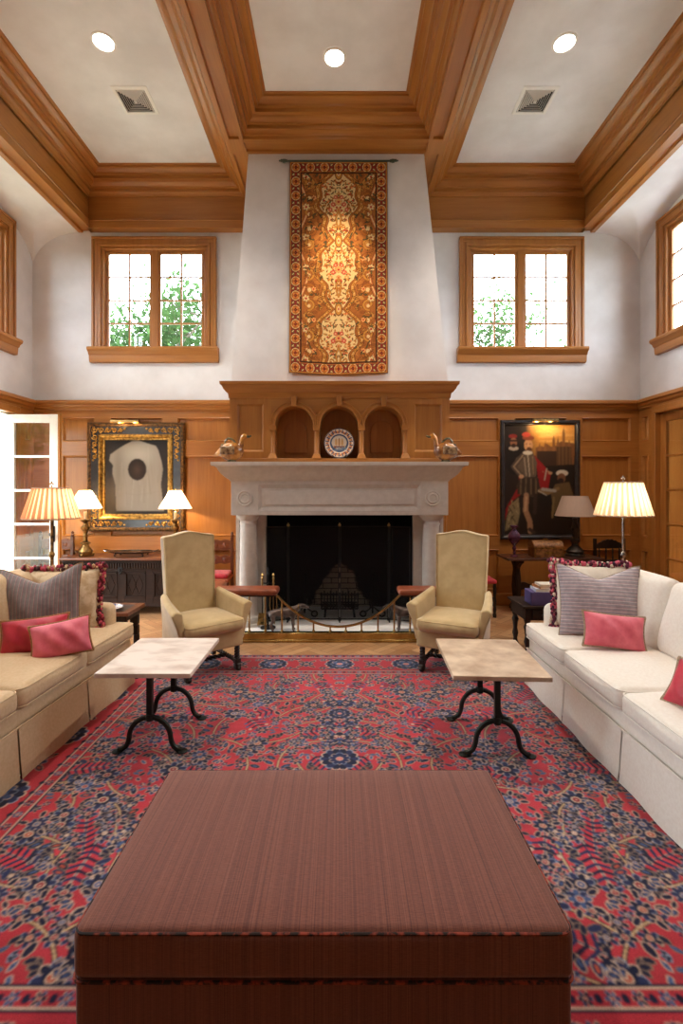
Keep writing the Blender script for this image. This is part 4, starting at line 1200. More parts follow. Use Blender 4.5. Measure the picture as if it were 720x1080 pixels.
floor_lamp('silver pole floor lamp with cream pleated shade behind the right sofa', (2.52,4.30,0), pewter, sh_thin2, sh_fold2, 1.36, 1.65, .226, .146, LAMPW)
def table_lamp(label, loc, lit, group=None):
    t = thing('table_lamp', label, 'table lamp', loc, 0, group)
    if lit:
        m = old_brass
        mb = MB(); mb.lathe([(.085,.0),(.09,.012),(.07,.02)], seg=6)
        for a in (0, 120, 240): mb.sphere((.085*math.cos(R(a+30)), .085*math.sin(R(a+30)), .022), .024, 10, 6)
        mb.build('base', m, t, ang=25)
        mb = MB(Matrix.Diagonal((1.35,1.35,1,1))); mb.lathe([(.06,.02),(.066,.06),(.05,.10),(.032,.13),(.026,.15),(.046,.165),(.046,.175),(.022,.19),(.018,.25),(.026,.27),(.018,.29),(.024,.33),(.040,.36),(.044,.375),(.026,.40),(.018,.43),(.03,.45),(.052,.47),(.052,.478),(.02,.482)], seg=20); mb.build('stem', m, t)
        MB().lathe([(.020,.48),(.020,.58)], seg=14).build('candle_sleeve', plain('candle_wax', C(234,214,170), .5), t)
        zb, zt, r0, r1 = .62, .855, .205, .075
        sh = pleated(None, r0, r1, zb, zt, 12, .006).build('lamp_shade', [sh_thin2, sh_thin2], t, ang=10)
        mb = MB(); mb.tube([(0,0,.58),(0,0,zt+.008)], .004, 6); mb.sphere((0,0,zt+.018), .012)
        for a in (0, 2*PI/3, 4*PI/3): mb.tube([(0,0,zt-.02),(r1*math.cos(a),r1*math.sin(a),zt-.004)], .003, 5)
        mb.build('finial', m, t)
        bulb(t, (0,0,.72), TLW, .03)
    else:
        m = mottled('dark_bronze', C(30,24,20), C(66,54,44), 20, .5, .1, metal=.4)
        mb = MB(); mb.lathe([(.12,.0),(.12,.02),(.10,.035)], seg=8); mb.build('base', m, t, ang=25)
        mb = MB(); mb.lathe([(.10,.03),(.11,.06),(.08,.10),(.045,.13),(.038,.16),(.06,.19),(.06,.21),(.03,.23),(.036,.32),(.05,.36),(.036,.40),(.024,.46),(.034,.48),(.034,.49),(.012,.50),(.012,.60)], seg=18); mb.build('stem', m, t)
        MB().lathe([(.245,.52),(.20,.65),(.155,.78)], seg=40, caps=False).build('lamp_shade', sh_cold, t)
        mb = MB(); mb.tube([(0,0,.58),(0,0,.80)], .004, 6); mb.sphere((0,0,.80), .012)
        for a in (0, 2*PI/3, 4*PI/3): mb.tube([(0,0,.76),(.155*math.cos(a),.155*math.sin(a),.775)], .003, 5)
        mb.build('finial', m, t)
    return t
CHZ = .715
table_lamp('brass candlestick lamp with lit white shade at the left end of the chest', (-3.325,6.33,CHZ), True, 'lit candlestick lamps on the chest')
table_lamp('brass candlestick lamp with lit white shade right of the silver tray on the chest', (-2.15,6.33,CHZ), True, 'lit candlestick lamps on the chest')
table_lamp('unlit bronze lamp with plain beige shade on the right console table', (3.07,6.31,.72), False)

# ---------------------------------------------------------------- CARVED CHEST
ch = thing('carved_chest', 'dark carved oak chest with diamond panels under the ornate framed painting', 'chest', (-2.78,6.36,0))
hx = .74; y0, y1 = -.22, .22
mb = MB(); mb.box(-hx-.03, hx+.03, y0-.03, y1+.02, .685, .715); mb.build('lid', walnut_x, ch, bevel=.008)
pan = [(-hx+.07+i*.36, -hx+.07+i*.36+.27) for i in range(4)]
mb = MB(); mb.cells(-hx, hx, .10, .685, [(a, c, .21, .535) for a, c in pan], y0, y0+.03); mb.box(-hx, hx, y0+.03, y1, .10, .685)
for i in range(44):          # gadrooned frieze
    x = -hx+.02+i*(2*hx-.04)/43
    mb.rbox(.010, .010, .038, .009, (x, y0-.002, .615), n=1, q=2)
mb.box(-hx-.012, hx+.012, y0-.012, y0, .10, .135); mb.box(-hx-.01, hx+.01, y0-.012, y0, .562, .572); mb.box(-hx-.01, hx+.01, y0-.012, y0, .658, .672)
mb.build('body', dark_oak, ch, bevel=.004)
for a, c in pan:
    mb = MB(); mb.box(a, c, y0+.016, y0+.03, .21, .535); xm, zm = (a+c)/2, .372
    for dx in (-.045, .045):
        pts = [(xm+dx-.05,y0+.014,zm),(xm+dx,y0+.014,zm+.12),(xm+dx+.05,y0+.014,zm),(xm+dx,y0+.014,zm-.12)]
        mb.tube(pts, .005, 6, True)
    i = .022
    for h in ((a,a+i,.21,.535),(c-i,c,.21,.535),(a,c,.21,.21+i),(a,c,.535-i,.535)): mb.box(h[0],h[1],y0-.006,y0+.02,h[2],h[3])
    mb.build('panel', dark_oak_z, ch, bevel=.004)
for sx in (-1,1):
    for sy in (y0+.03, y1-.03): MB().box(sx*(hx-.045)-.045, sx*(hx-.045)+.045, sy-.04, sy+.04, 0, .10).build('foot', dark_oak_z, ch, bevel=.004)
mb = MB(); mb.prism([(-.03,.60),(.03,.60),(.035,.56),(0,.505),(-.035,.56)], 'y', y0-.018, y0-.008); mb.tube([(0,y0-.02,.58),(0,y0-.03,.55)], .008); mb.build('lock_plate', black_iron, ch, bevel=.002)
# silver tray
tr = thing('silver_tray', 'low footed silver tray on the carved chest', 'tray', (-2.72,6.32,CHZ))
mb = MB(); N = 40
prof = [(.0,.040),(.20,.040),(.235,.048),(.27,.062),(.275,.066),(.268,.067),(.235,.054),(.20,.046),(.0,.046)]
mb.lathe([(max(r,.001), z) for r, z in prof], seg=N, M=Matrix.Diagonal((1.15,.55,1,1)), caps=False); mb.build('dish', silver, tr)
for sx in (-1,1):
    for sy in (-1,1): mb = MB(); mb.tube([(sx*.17,sy*.075,.042),(sx*.185,sy*.085,.02),(sx*.175,sy*.08,.008)], [.010,.007,.012], 8); mb.build('foot', black_iron, tr)
    mb = MB(); mb.tube([(sx*.305,-.05,.066),(sx*.345,-.03,.078),(sx*.352,0,.082),(sx*.345,.03,.078),(sx*.305,.05,.066)], .008, 8); mb.build('handle', silver, tr)

# ---------------------------------------------------------------- CARVED SIDE CHAIRS
def carved_chair(label, loc, rz, group=None):
    t = thing('carved_chair', label, 'side chair', loc, rz, group)
    w, d = .215, .20
    for sx in (-1,1):
        mb = MB(); mb.box(sx*w-.02, sx*w+.02, d-.02, d+.02, 0, .95); mb.lathe([(.018,0),(.026,.02),(.014,.04),(.020,.055),(.003,.075)], (sx*w,d,.95), 10); mb.build('back_post', walnut, t, bevel=.004)
        mb = MB(); mb.box(sx*w-.022, sx*w+.022, -d-.022, -d+.022, 0, .43); mb.build('leg', walnut, t, bevel=.004)
        mb = MB(); mb.box(sx*w-.012, sx*w+.012, -d, d, .14, .18); mb.build('stretcher', walnut, t)
    MB().box(-w, w, -d-.012, -d+.012, .24, .32).build('stretcher', walnut, t, bevel=.006)
    for z0, z1 in ((.60,.70),(.78,.91)):
        pts = []; N = 24
        for i in range(N+1):
            u = -1+2*i/N; pts.append((u*w, z1+.022*abs(math.cos(3.5*PI*u/2))-.01))
        for i in range(N+1):
            u = 1-2*i/N; pts.append((u*w, z0-.014*abs(math.cos(3.5*PI*u/2))+.01))
        mb = MB(); mb.prism(pts, 'y', d-.012, d+.012)
        for x in (-.12,0,.12): mb.lathe([(.035,0),(.022,.006),(.018,.002),(.002,.008)], M=T(x,d-.012,(z0+z1)/2) @ Matrix.Rotation(R(90),4,'X'), seg=12)
        mb.build('back_slat', walnut_x, t, ang=40)
    MB().rbox(w+.02, d+.03, .022, .016, (0,-.01,.445), bulge=(0,0,.01)).build('seat', leather, t)
    MB().rbox(w-.0, d-.02, .03, .028, (0,.0,.492), bulge=(0,0,.012)).build('seat_cushion', red_seat, t)
    return t
def arcade_chair(label, loc, rz, group=None):
    t = thing('spindle_chair', label, 'side chair', loc, rz, group)
    w, d = .20, .19
    for sx in (-1,1):
        mb = MB(); mb.box(sx*w-.018, sx*w+.018, d-.018, d+.018, 0, .93); mb.build('back_post', ebony, t, bevel=.004)
        mb = MB(); mb.lathe([(.02,0),(.024,.03),(.016,.06),(.022,.10),(.016,.14),(.024,.20),(.016,.26),(.022,.32),(.018,.43)], (sx*w,-d,0), 12); mb.build('leg', ebony, t)
        mb = MB(); mb.box(sx*w-.011, sx*w+.011, -d, d, .13, .16); mb.build('stretcher', ebony, t)
    N = 30
    pts = [(-w,.80),(w,.80)]
    for i in range(N+1):
        u = 1-2*i/N; pts.append((u*w, .845+.065*max(0, math.cos(u*PI/2*1.15))+.012*abs(math.sin(u*11))))
    MB().prism(pts, 'y', d-.012, d+.012).build('crest_rail', ebony, t, ang=40)
    MB().box(-w, w, d-.012, d+.012, .60, .645).build('back_rail', ebony, t, bevel=.004)
    for i in range(4):
        x = -w+.06+i*(2*w-.12)/3
        MB().lathe([(.008,0),(.014,.03),(.009,.07),(.014,.11),(.008,.16)], (x,d,.642), 10).build('spindle', ebony, t)
    MB().box(-w, w, -d-.01, -d+.012, .2, .25).build('stretcher', ebony, t)
    MB().rbox(w+.02, d+.03, .025, .02, (0,-.01,.445), bulge=(0,0,.012)).build('seat', red_seat, t)
    return t
carved_chair('carved walnut side chair with red cushion between chest and fireplace', (-1.63,6.22,0), 4)
carved_chair('carved walnut side chair in the corner by the white door, mostly behind the chest', (-3.82,6.33,0), 0)
arcade_chair('black spindle chair with red seat mostly hidden behind the right armchair', (1.72,6.18,0), 0)
arcade_chair('black arcaded spindle back chair in the right corner behind the cream sofa', (3.62,6.28,0), 4)

# ---------------------------------------------------------------- CONSOLE TABLE
tb = thing('console_table', 'dark walnut trestle console table under the right figure painting', 'console table', (2.72,6.29,0))
MB().box(-.61,.61,-.23,.23,.688,.72).build('top', mottled('dark_walnut_top', C(44,22,16), C(82,44,32), 4, .3, coat=.2), tb, bevel=.006)
for sx in (-1,1):
    prof = [(-.19,0),(.19,0),(.19,.05),(.13,.085),(.06,.12),(.05,.17),(.085,.24),(.105,.33),(.085,.43),(.05,.52),(.06,.58),(.12,.63),(.19,.655),(.19,.688),(-.19,.688),(-.19,.655),(-.12,.63),(-.06,.58),(-.05,.52),(-.085,.43),(-.105,.33),(-.085,.24),(-.05,.17),(-.06,.12),(-.13,.085),(-.19,.05)]
    MB().prism([(y, z) for y, z in prof], 'x', sx*.42-.03, sx*.42+.03).build('leg', dark_oak_z, tb, bevel=.008)
    MB().prism([(-.06,0),(.06,0),(.05,.05),(.035,.12),(.03,.3),(.045,.42),(.03,.55),(.05,.68),(-.05,.68),(-.03,.55),(-.045,.42),(-.03,.3),(-.035,.12),(-.05,.05)], 'y', -.05, .05, T(sx*.42,0,0)).build('leg_boss', dark_oak_z, tb, bevel=.006)
N = 24; pts = [(-.40+.8*i/N, .36+.022*math.sin(6*PI*i/N)) for i in range(N+1)]+[(.40-.8*i/N, .27-.02*math.sin(6*PI*i/N)) for i in range(N+1)]
MB().prism(pts, 'y', -.014, .014).build('stretcher', dark_oak, tb)
# vase, casket
m, nt, b = newmat('purple_glass'); b.inputs['Base Color'].default_value = C(150,96,140); b.inputs['Roughness'].default_value = .06; b.inputs['Transmission Weight'].default_value = .75; b.inputs['IOR'].default_value = 1.3
v = MB().lathe([(.045,0),(.048,.006),(.014,.02),(.012,.035),(.022,.05),(.012,.065),(.018,.085),(.03,.105),(.012,.13),(.03,.16),(.062,.20),(.076,.245),(.07,.29),(.042,.325),(.026,.345),(.032,.37),(.060,.395),(.057,.396),(.026,.37),(.02,.345),(.038,.32),(.064,.288),(.07,.245),(.056,.204),(.001,.17)], seg=28).build('glass_vase', m)
v.location = (2.26,6.26,.72); tag(v, 'purple glass goblet vase on the console table left of the casket', 'vase')
ck = thing('casket', 'domed brown and brass bound casket on the right console table', 'casket', (2.655,6.24,.72))
ckm = mottled('inlaid_casket', C(96,62,36), C(158,112,66), 30, .4, .05, metal=.2)
MB().box(-.185,.185,-.11,.11,0,.12).build('body', ckm, ck, bevel=.006)
N = 12; pts = [(-.112,.122),(.112,.122)]+[(.112*math.cos(PI*i/N), .135+.075*math.sin(PI*i/N)) for i in range(N+1)]
MB().prism(pts, 'x', -.19, .19).build('lid', ckm, ck, bevel=.004)
mb = MB()
for x in (-.175,.175): mb.box(x-.010, x+.010, -.115, -.109, 0, .13)
mb.box(-.19,.19,-.114,-.110,.112,.13); mb.prism([(-.075,.06),(0,.085),(.075,.06),(0,.035)], 'y', -.113, -.109); mb.build('brass_band', old_brass, ck)
mb = MB(); mb.tube([(-.03,0,.208),(-.025,0,.225),(.025,0,.225),(.03,0,.208)], .005, 6); mb.build('handle', brass, ck)

# ---------------------------------------------------------------- SIDE TABLES
st = thing('side_table', 'dark wooden side table with slate inset at the end of the left sofa', 'side table', (-2.21,4.64,0))
mb = MB(); mb.cells(-.27,.27,.425,.455,[],-.20,.20); mb = MB(); 
mb.box(-.27,-.20,-.20,.20,.42,.455); mb.box(.20,.27,-.20,.20,.42,.455); mb.box(-.20,.20,-.20,-.13,.42,.455); mb.box(-.20,.20,.13,.20,.42,.455); mb.build('top', walnut_x, st, bevel=.005)
MB().box(-.20,.20,-.13,.13,.43,.452).build('inset', plain('slate', C(52,52,54), .35, var=.3), st)
mb = MB(); mb.box(-.23,.23,-.16,.16,.36,.42); mb.build('apron', dark_oak, st, bevel=.004)
for sx in (-1,1):
    for sy in (-1,1):
        mb = MB(); X, Y_ = sx*.19, sy*.13
        mb.rbox(.04,.035,.055,.02,(X,Y_,.31)); mb.rbox(.032,.03,.05,.018,(X+sx*.01,Y_,.21)); mb.rbox(.026,.024,.06,.016,(X+sx*.018,Y_,.11)); mb.rbox(.035,.034,.03,.016,(X+sx*.024,Y_,.03))
        mb.build('leg', dark_oak_z, st)
pl = thing('porcelain_plate', 'blue and white porcelain plate on the left side table', 'plate', (-2.17,4.56,.455))
MB().lathe([(.05,0),(.055,.006),(.11,.02),(.125,.026),(.123,.029),(.10,.022),(.05,.010),(.001,.010)], seg=36).build('plate_body', mottled('blue_white_glaze', C(70,86,130), C(226,226,230), 26, .15, lo=.45, hi=.55, coat=.5), pl)

s2 = thing('side_table', 'small dark carved side table with drawer at the far end of the right sofa', 'side table', (2.02,4.72,0))
MB().box(-.31,.31,-.22,.22,.475,.50).build('top', dark_oak, s2, bevel=.006)
MB().box(-.28,.28,-.19,.19,.36,.475).build('apron', dark_oak, s2, bevel=.004)
d = MB().box(-.22,.22,-.205,-.19,.375,.46).build('drawer', dark_oak, s2, bevel=.006)
for x in (-.12,.12): mb = MB(); mb.sphere((x,-.222,.415), .018); mb.build('knob', ebony, d)
for sx in (-1,1):
    for sy in (-1,1):
        MB().lathe([(.022,0),(.03,.02),(.034,.045),(.022,.07),(.018,.10),(.03,.15),(.02,.20),(.026,.26),(.034,.29),(.022,.32),(.034,.36)], (sx*.25,sy*.155,0), 14).build('leg', ebony, s2)
bx = tag(MB().box(-.14,.14,-.10,.10,0,.125).build('storage_box', plain('purple_cloth', C(72,58,104), .8), bevel=.004), 'purple cloth box on the small dark table beside the right sofa', 'box')
bx.location = (1.94,4.62,.50); bx.rotation_euler = (0,0,R(-4))
def book(label, loc, rz, w, d_, h, cm):
    t = thing('book', label, 'book', loc, rz, 'books on the purple box')
    mb = MB(); mb.box(-w/2,w/2,-d_/2,d_/2,0,.003); mb.box(-w/2,w/2,-d_/2,d_/2,h-.003,h); mb.box(-w/2,-w/2+.004,-d_/2,d_/2,0,h); mb.build('cover', cm, t)
    MB().box(-w/2+.004,w/2-.005,-d_/2+.004,d_/2-.004,.003,h-.003).build('pages', plain('paper', C(236,228,212), .8), t)
book('white and blue book at the bottom of the pile on the purple box', (1.97,4.62,.625), -6, .24, .18, .028, plain('blue_white_cover', C(196,204,220), .4))
book('orange backed book in the middle of the pile on the purple box', (1.985,4.625,.653), 4, .22, .17, .022, plain('orange_cover', C(176,110,60), .4))
book('pale grey paperback on top of the pile on the purple box', (1.99,4.62,.675), -3, .20, .15, .018, plain('grey_cover', C(214,208,196), .4))
# ================================================================ FIREPLACE FURNITURE
# club fender
fe = thing('club_fender', 'brass club fender with two tan leather seats around the hearth', 'fender', (0, 5.05, 0))
L = T(0, -5.05, 0)
FX, FY0, FY1 = 1.36, 5.02, 5.42
fbrass = mottled('fender_brass', C(146,120,70), C(192,166,108), 6, .24, .02, metal=1)
mb = MB(L); mb.box(-FX-.03, FX+.03, FY0, FY0+.06, .0, .10); mb.box(-FX-.045, FX+.045, FY0-.012, FY0+.066, 0, .03); mb.box(-FX-.03,FX+.03,FY0-.006,FY0+.066,.088,.10)
for s in (-1,1): mb.box(s*FX-.03, s*FX+.03, FY0+.06, FY1, 0, .10)
mb.build('base_rail', fbrass, fe, bevel=.006)
sx0 = .63
xs = [-.95+i*.1635 for i in range(13)]
xs = [-.942,-.775,-.602,-.433,-.272,-.098,.065,.228,.40,.57,.735,.90]
def zrail(x):
    u = min(1, abs(x+.015)/.645); return .155+.335*(u**2.1)
for x in xs+[-1.12,-1.30,1.08,1.27]:
    top = .50 if abs(x+.015) > .63 else zrail(x)
    mb = MB(L); mb.tube([(x,FY0+.03,.095),(x,FY0+.03,top)], .009, 10); mb.lathe([(.017,.10),(.017,.108),(.010,.122)], (x,FY0+.03,0), 10); mb.build('upright', fbrass, fe)
for s in (-1,1):
    for y in (5.18,5.36): mb = MB(L); mb.tube([(s*FX,y,.095),(s*FX,y,.50)], .009, 10); mb.build('upright', fbrass, fe)
MB(L).tube([(-.015+.66*(-1+2*i/36), FY0+.03, zrail(-.015+.66*(-1+2*i/36))) for i in range(37)], .013, 10, flat=.8).build('swag_rail', fbrass, fe)
for s in (-1,1):
    a = .605 if s > 0 else .635
    mb = MB(L)
    def L_shape(h0, h1, e):
        pts = [(a+e,FY0-.085+e),(FX+.12-e,FY0-.085+e),(FX+.12-e,FY1-e),(FX-.10+e,FY1-e),(FX-.10+e,FY0+.135-e),(a+e,FY0+.135-e)]
        return [(s*x, y) for x, y in pts]
    mb.prism(L_shape(0,0,0), 'z', .50, .568); o = mb.build('seat', leather, fe, bevel=.028, seg=4, ang=60)
    mb = MB(L); mb.prism(L_shape(0,0,.02), 'z', .487, .50); mb.build('seat_board', dark_oak, fe)
# fire screen
fs_ = thing('fire_screen', 'black mesh folding fire screen with brass finials in the hearth opening', 'fire screen', (0, 5.70, .04))
L = T(0, -5.70, -.04)
msh = mesh_screen('screen_mesh', .36, C(20,20,22)); bi = black_iron
def scr(xa, ya, xb, yb_):
    M = L @ T(xa, ya, .06) @ rotz(math.degrees(math.atan2(yb_-ya, xb-xa))); w = math.hypot(xb-xa, yb_-ya); h = 1.09
    mb = MB(M); 
    for u in (.006, w-.006): mb.tube([(u,0,-.02),(u,0,h)], .007, 6)
    for z in (0, h): mb.tube([(0,0,z),(w,0,z)], .007, 6)
    f = mb.build('panel_frame', bi, fs_)
    MB(M).box(.01, w-.01, -.001, .001, 0, h).build('mesh_panel', msh, f)
scr(-.60,5.70,-.005,5.70); scr(.005,5.70,.575,5.70); scr(-.845,5.60,-.61,5.695); scr(.585,5.695,.82,5.60)
for x, y in ((-.605,5.70),(0,5.70),(.58,5.70)):
    mb = MB(L @ T(x,y,1.15)); mb.lathe([(.008,0),(.016,.01),(.018,.02),(.008,.035),(.003,.045)], seg=12); mb.build('finial', brass, fs_)
mb = MB(L)
for x, y in ((-.605,5.70),(.58,5.70),(0,5.70)): mb.tube([(x,y-.09,.05),(x,y+.09,.05)], .01, 6)
mb.build('foot', bi, fs_)
# grate and andirons behind the screen
gr = thing('fire_grate', 'black iron fire grate behind the mesh screen', 'grate', (0, 6.02, .04))
mb = MB()
for i in range(13): x = -.22+.44*i/12; mb.tube([(x,-.16,.10),(x,-.17,.20),(x,-.17,.30+.02*(i%2))], .008, 6)
mb.tube([(-.235,-.17,.15),(.235,-.17,.15)], .010, 6); mb.tube([(-.235,-.17,.27),(.235,-.17,.27)], .010, 6)
for y in (-.16,-.05,.06,.17): mb.tube([(-.22,y,.10),(.22,y,.10)], .011, 6)
mb.build('basket', bi, gr)
for sx in (-1,1):
    mb = MB(); mb.tube([(sx*.17,-.17,.11),(sx*.18,-.18,.0)], .013, 8); mb.tube([(sx*.17,.17,.11),(sx*.18,.17,.0)], .013, 8); mb.build('leg', bi, gr)
def andiron(label, x):
    t = thing('andiron', label, 'andiron', (x, 5.86, .04), 0, 'iron andirons behind the screen')
    mb = MB(); mb.tube([(0,0,.05),(0,0,.50)], .012, 8); ring = [(.04*math.cos(a),0,.55+.04*math.sin(a)) for a in [2*PI*i/20 for i in range(20)]]; mb.tube(ring, .010, 6, True)
    mb.sphere((0,0,.50), .02); mb.build('post', bi, t)
    mb = MB()
    for s in (-1,1):
        sp = [(s*(.015+.10*i/10),0,.12-.06*math.sin(PI*i/20)) for i in range(8)]
        sp += [(s*(.115+.035*math.cos(a)*1.0),0,.04+.032*math.sin(a)) for a in [PI/2-2*PI*1.1*i/20 for i in range(20)]]
        mb.tube(sp, .010, 6)
        c = [(s*(.05+.05*math.cos(a)*(1-.6*i/19)),0,.33+.09*math.sin(a)*(1-.4*i/19)) for i, a in enumerate([PI+.3-s*0+2*PI*i/19*.8 for i in range(20)])]
        mb.tube(c, .006, 6)
    mb.build('scroll', bi, t)
    mb = MB(); mb.tube([(0,0,.12),(0,.40,.12),(0,.42,0)], .013, 6); mb.build('bar', bi, t)
andiron('left iron andiron with scroll feet behind the mesh screen', -.42); andiron('right iron andiron with scroll feet behind the mesh screen', .40)
# fire tools
ft = thing('fire_tool_stand', 'dark iron fire tool stand left of the mesh screen', 'tool stand', (-.80, 5.40, .04))
MB().lathe([(.085,0),(.085,.012),(.06,.022),(.02,.03)], seg=24).build('base', bi, ft)
mb = MB(); mb.tube([(0,0,.02),(0,0,.60)], .009, 8); mb.lathe([(.012,.58),(.018,.60),(.010,.62),(.016,.64),(.003,.68)], seg=12); mb.build('pole', bi, ft)
mb = MB(); mb.tube([(-.075,0,.50),(.075,0,.50)], .007, 6); mb.tube([(0,-.06,.50),(0,.06,.50)], .007, 6); mb.build('hook_arm', bi, ft)
def tool(label, dx, kind):
    t = thing('fire_'+kind, label, 'fire tool', (-.80+dx, 5.39, .04), 0)
    mb = MB(); mb.lathe([(.006,.44),(.013,.46),(.008,.48),(.013,.50),(.008,.53),(.014,.56),(.006,.575),(.018,.595),(.003,.615)], seg=12); mb.build('handle', brass, t)
    mb = MB(); mb.tube([(0,0,.16 if kind != 'poker' else .03),(0,0,.45)], .006, 6); mb.build('shaft', brass if kind == 'tongs' else bi, t)
    mb = MB()
    if kind == 'shovel': mb.hexa([(-.055,-.012,.035),(.055,-.012,.035),(.055,-.004,.035),(-.055,-.004,.035),(-.04,-.004,.17),(.04,-.004,.17),(.04,.004,.17),(-.04,.004,.17)]); mb.build('blade', old_brass, t)
    elif kind == 'tongs':
        for s in (-1,1): mb.tube([(0,0,.44),(s*.035,0,.36),(s*.04,0,.25),(s*.012,0,.05)], .006, 6)
        mb.build('jaw', brass, t)
    else: mb.tube([(0,0,.03),(.02,0,.06),(.035,0,.09)], .006, 6); mb.build('hook', bi, t)
tool('brass handled fire shovel hanging at the left of the tool stand', -.062, 'shovel'); tool('brass fire tongs hanging at the right of the tool stand', .062, 'tongs')

# ---------------------------------------------------------------- DOG STATUES
def dog(label, loc, rz):
    t = thing('dog_statue', label, 'dog statue', loc, rz, 'bronze hound statues on the hearth')
    mb = MB()
    def seg_(pts, rs, seg=12): mb.tube(pts, rs, seg)
    V = {}
    verts = [((-.13,0,.20),.050),((-.06,0,.205),.046),((.02,0,.205),.052),((.085,0,.205),.060),((.135,0,.245),.036),((.165,0,.275),.030),((.205,0,.272),.028),((.245,0,.258),.017),((.268,0,.250),.013)]
    edges = [(i, i+1) for i in range(len(verts)-1)]
    def limb(root, pts):
        prev = root
        for co, r in pts: verts.append((co, r)); edges.append((prev, len(verts)-1)); prev = len(verts)-1
    for s in (-1,1):
        limb(0, [((-.135,s*.028,.165),.036),((-.115,s*.036,.115),.022),((-.155,s*.036,.070),.013),((-.140,s*.036,.020),.012),((-.118,s*.036,.008),.013)])
        limb(3, [((.095,s*.030,.160),.030),((.088,s*.036,.105),.018),((.092,s*.036,.055),.013),((.090,s*.036,.018),.012),((.112,s*.036,.008),.013)])
    limb(0, [((-.175,0,.205),.014),((-.205,0,.175),.010),((-.222,0,.135),.008),((-.235,0,.115),.006)])
    me = bpy.data.meshes.new('dog'); me.from_pydata([v[0] for v in verts], edges, []); me.materials.append(bronze)
    o = bpy.data.objects.new('body', me); COL.objects.link(o); o.parent = t
    sk = o.modifiers.new('Skin', 'SKIN'); sk.use_smooth_shade = True
    for i, v in enumerate(verts): me.skin_vertices[0].data[i].radius = (v[1], v[1])
    me.skin_vertices[0].data[0].use_root = True
    ss = o.modifiers.new('Sub', 'SUBSURF'); ss.levels = ss.render_levels = 2
    mb = MB()
    for s in (-1,1): mb.rbox(.006,.008,.030,.005,(0,0,0),T(.175,s*.032,.262) @ Matrix.Rotation(R(s*14),4,'X') @ Matrix.Rotation(R(18),4,'Y'), n=2)
    mb.build('ear', bronze, t)
    mb = MB(); mb.sphere((.273,0,.254), .008)
    for s in (-1,1): mb.sphere((.222,s*.019,.282), .005)
    mb.build('nose', black_iron, t)
    MB().tube([(.150+.0*math.cos(a),.031*math.cos(a),.262+.031*math.sin(a)) for a in [2*PI*i/20 for i in range(20)]], .006, 6, True).build('collar', old_brass, t)
    return t
dog('bronze hound statue standing left on the hearth, facing right', (-.60, 5.30, .04), 0)
dog('bronze hound statue standing right on the hearth, facing left', (.74, 5.30, .04), 180)

# ---------------------------------------------------------------- DUCK JUGS
duck_m = mottled('duck_glaze', C(120,66,28), C(206,142,64), 11, .2, .02, coat=.6, lo=.38, hi=.6); duck_g = mottled('duck_green_glaze', C(46,52,38), C(136,122,84), 20, .22, coat=.5)
def duck(label, loc, mir):
    t = thing('duck_jug', label, 'duck jug', loc, 0, 'glazed duck jugs on the mantel')
    t.rotation_euler = (0,0,R(180) if mir else 0); t.scale = (1.05,1.05,1.18)
    mb = MB(); N = 22
    prof = [(-.175,.006,.075),(-.15,.022,.082),(-.11,.050,.092),(-.06,.078,.098),(0,.088,.098),(.05,.082,.104),(.09,.060,.112),(.115,.03,.125)]
    mb.tube([(x,0,z) for x, r, z in prof], [r for x, r, z in prof], 18, flat=.95)
    mb.build('body', duck_m, t)
    mb = MB(); mb.lathe([(.045,0),(.05,.008),(.035,.02),(.05,.035)], (0,0,0), 18); mb.build('foot', duck_g, t)
    mb = MB(); pts = [(.085,0,.12),(.098,0,.165),(.102,0,.20),(.112,0,.228),(.135,0,.243),(.16,0,.240)]
    mb.tube(pts, [.036,.026,.021,.023,.027,.018], 14); mb.build('neck', duck_m, t)
    mb = MB(); mb.tube([(.155,0,.240),(.18,0,.236),(.205,0,.246)], [.015,.011,.008], 10, flat=1.3); mb.build('beak', duck_g, t)
    mb = MB(); mb.tube([(-.075,0,.15),(-.068,0,.195),(-.04,0,.222),(0,0,.218),(.03,0,.19),(.045,0,.15)], .011, 8); mb.lathe([(.02,.12),(.016,.15),(.024,.165),(.022,.168),(.012,.155)], (-.09,0,0), 12); mb.build('handle', duck_g, t)
    mb = MB()
    for s in (-1,1): mb.rbox(.075,.012,.038,.011,(-.03,s*.078,.105), n=3)
    mb.build('wing', mottled('wing_glaze', C(90,60,40), C(176,146,106), 30, .25, coat=.5), t)
    return t
duck('glazed duck jug on the left end of the stone mantel shelf', (-1.185,5.315,1.887), False)
duck('glazed duck jug on the right end of the stone mantel shelf', (1.165,5.315,1.887), True)

# ---------------------------------------------------------------- PLATE IN THE NICHE
pt = thing('decorative_plate', 'blue and orange painted plate with a ship standing in the middle niche', 'plate', (-.005, 5.53, 1.945))
PR = .172
pp = Paint(2*PR, 2*PR, .0028, C(222,200,176)); c = PR
pp.ell(c,c,PR,PR,0,C(60,66,96)); pp.ell(c,c,PR*.95,PR*.95,0,C(222,200,176))
rr_ = random.Random(2)
for i in range(22):
    a = 2*PI*i/22
    for r, cc in ((.86,C(52,60,92)),(.74,C(52,60,92))): pp.ell(c+PR*r*math.cos(a+.14), c+PR*r*math.sin(a+.14), .011, .008, a, cc)
    pp.ell(c+PR*(.80 if i%2 else .76)*math.cos(a), c+PR*(.80 if i%2 else .76)*math.sin(a), .015, .012, a, C(176,90,40)); pp.ell(c+PR*.79*math.cos(a), c+PR*.79*math.sin(a), .005,.005,0,C(230,190,120))
pp.ell(c,c,PR*.62,PR*.62,0,C(70,84,110)); pp.ell(c,c+.01,PR*.50,PR*.46,0,C(206,190,168)); pp.poly([(c-.07,c-.03),(c+.07,c-.03),(c+.05,c-.055),(c-.05,c-.055)], C(130,70,44))
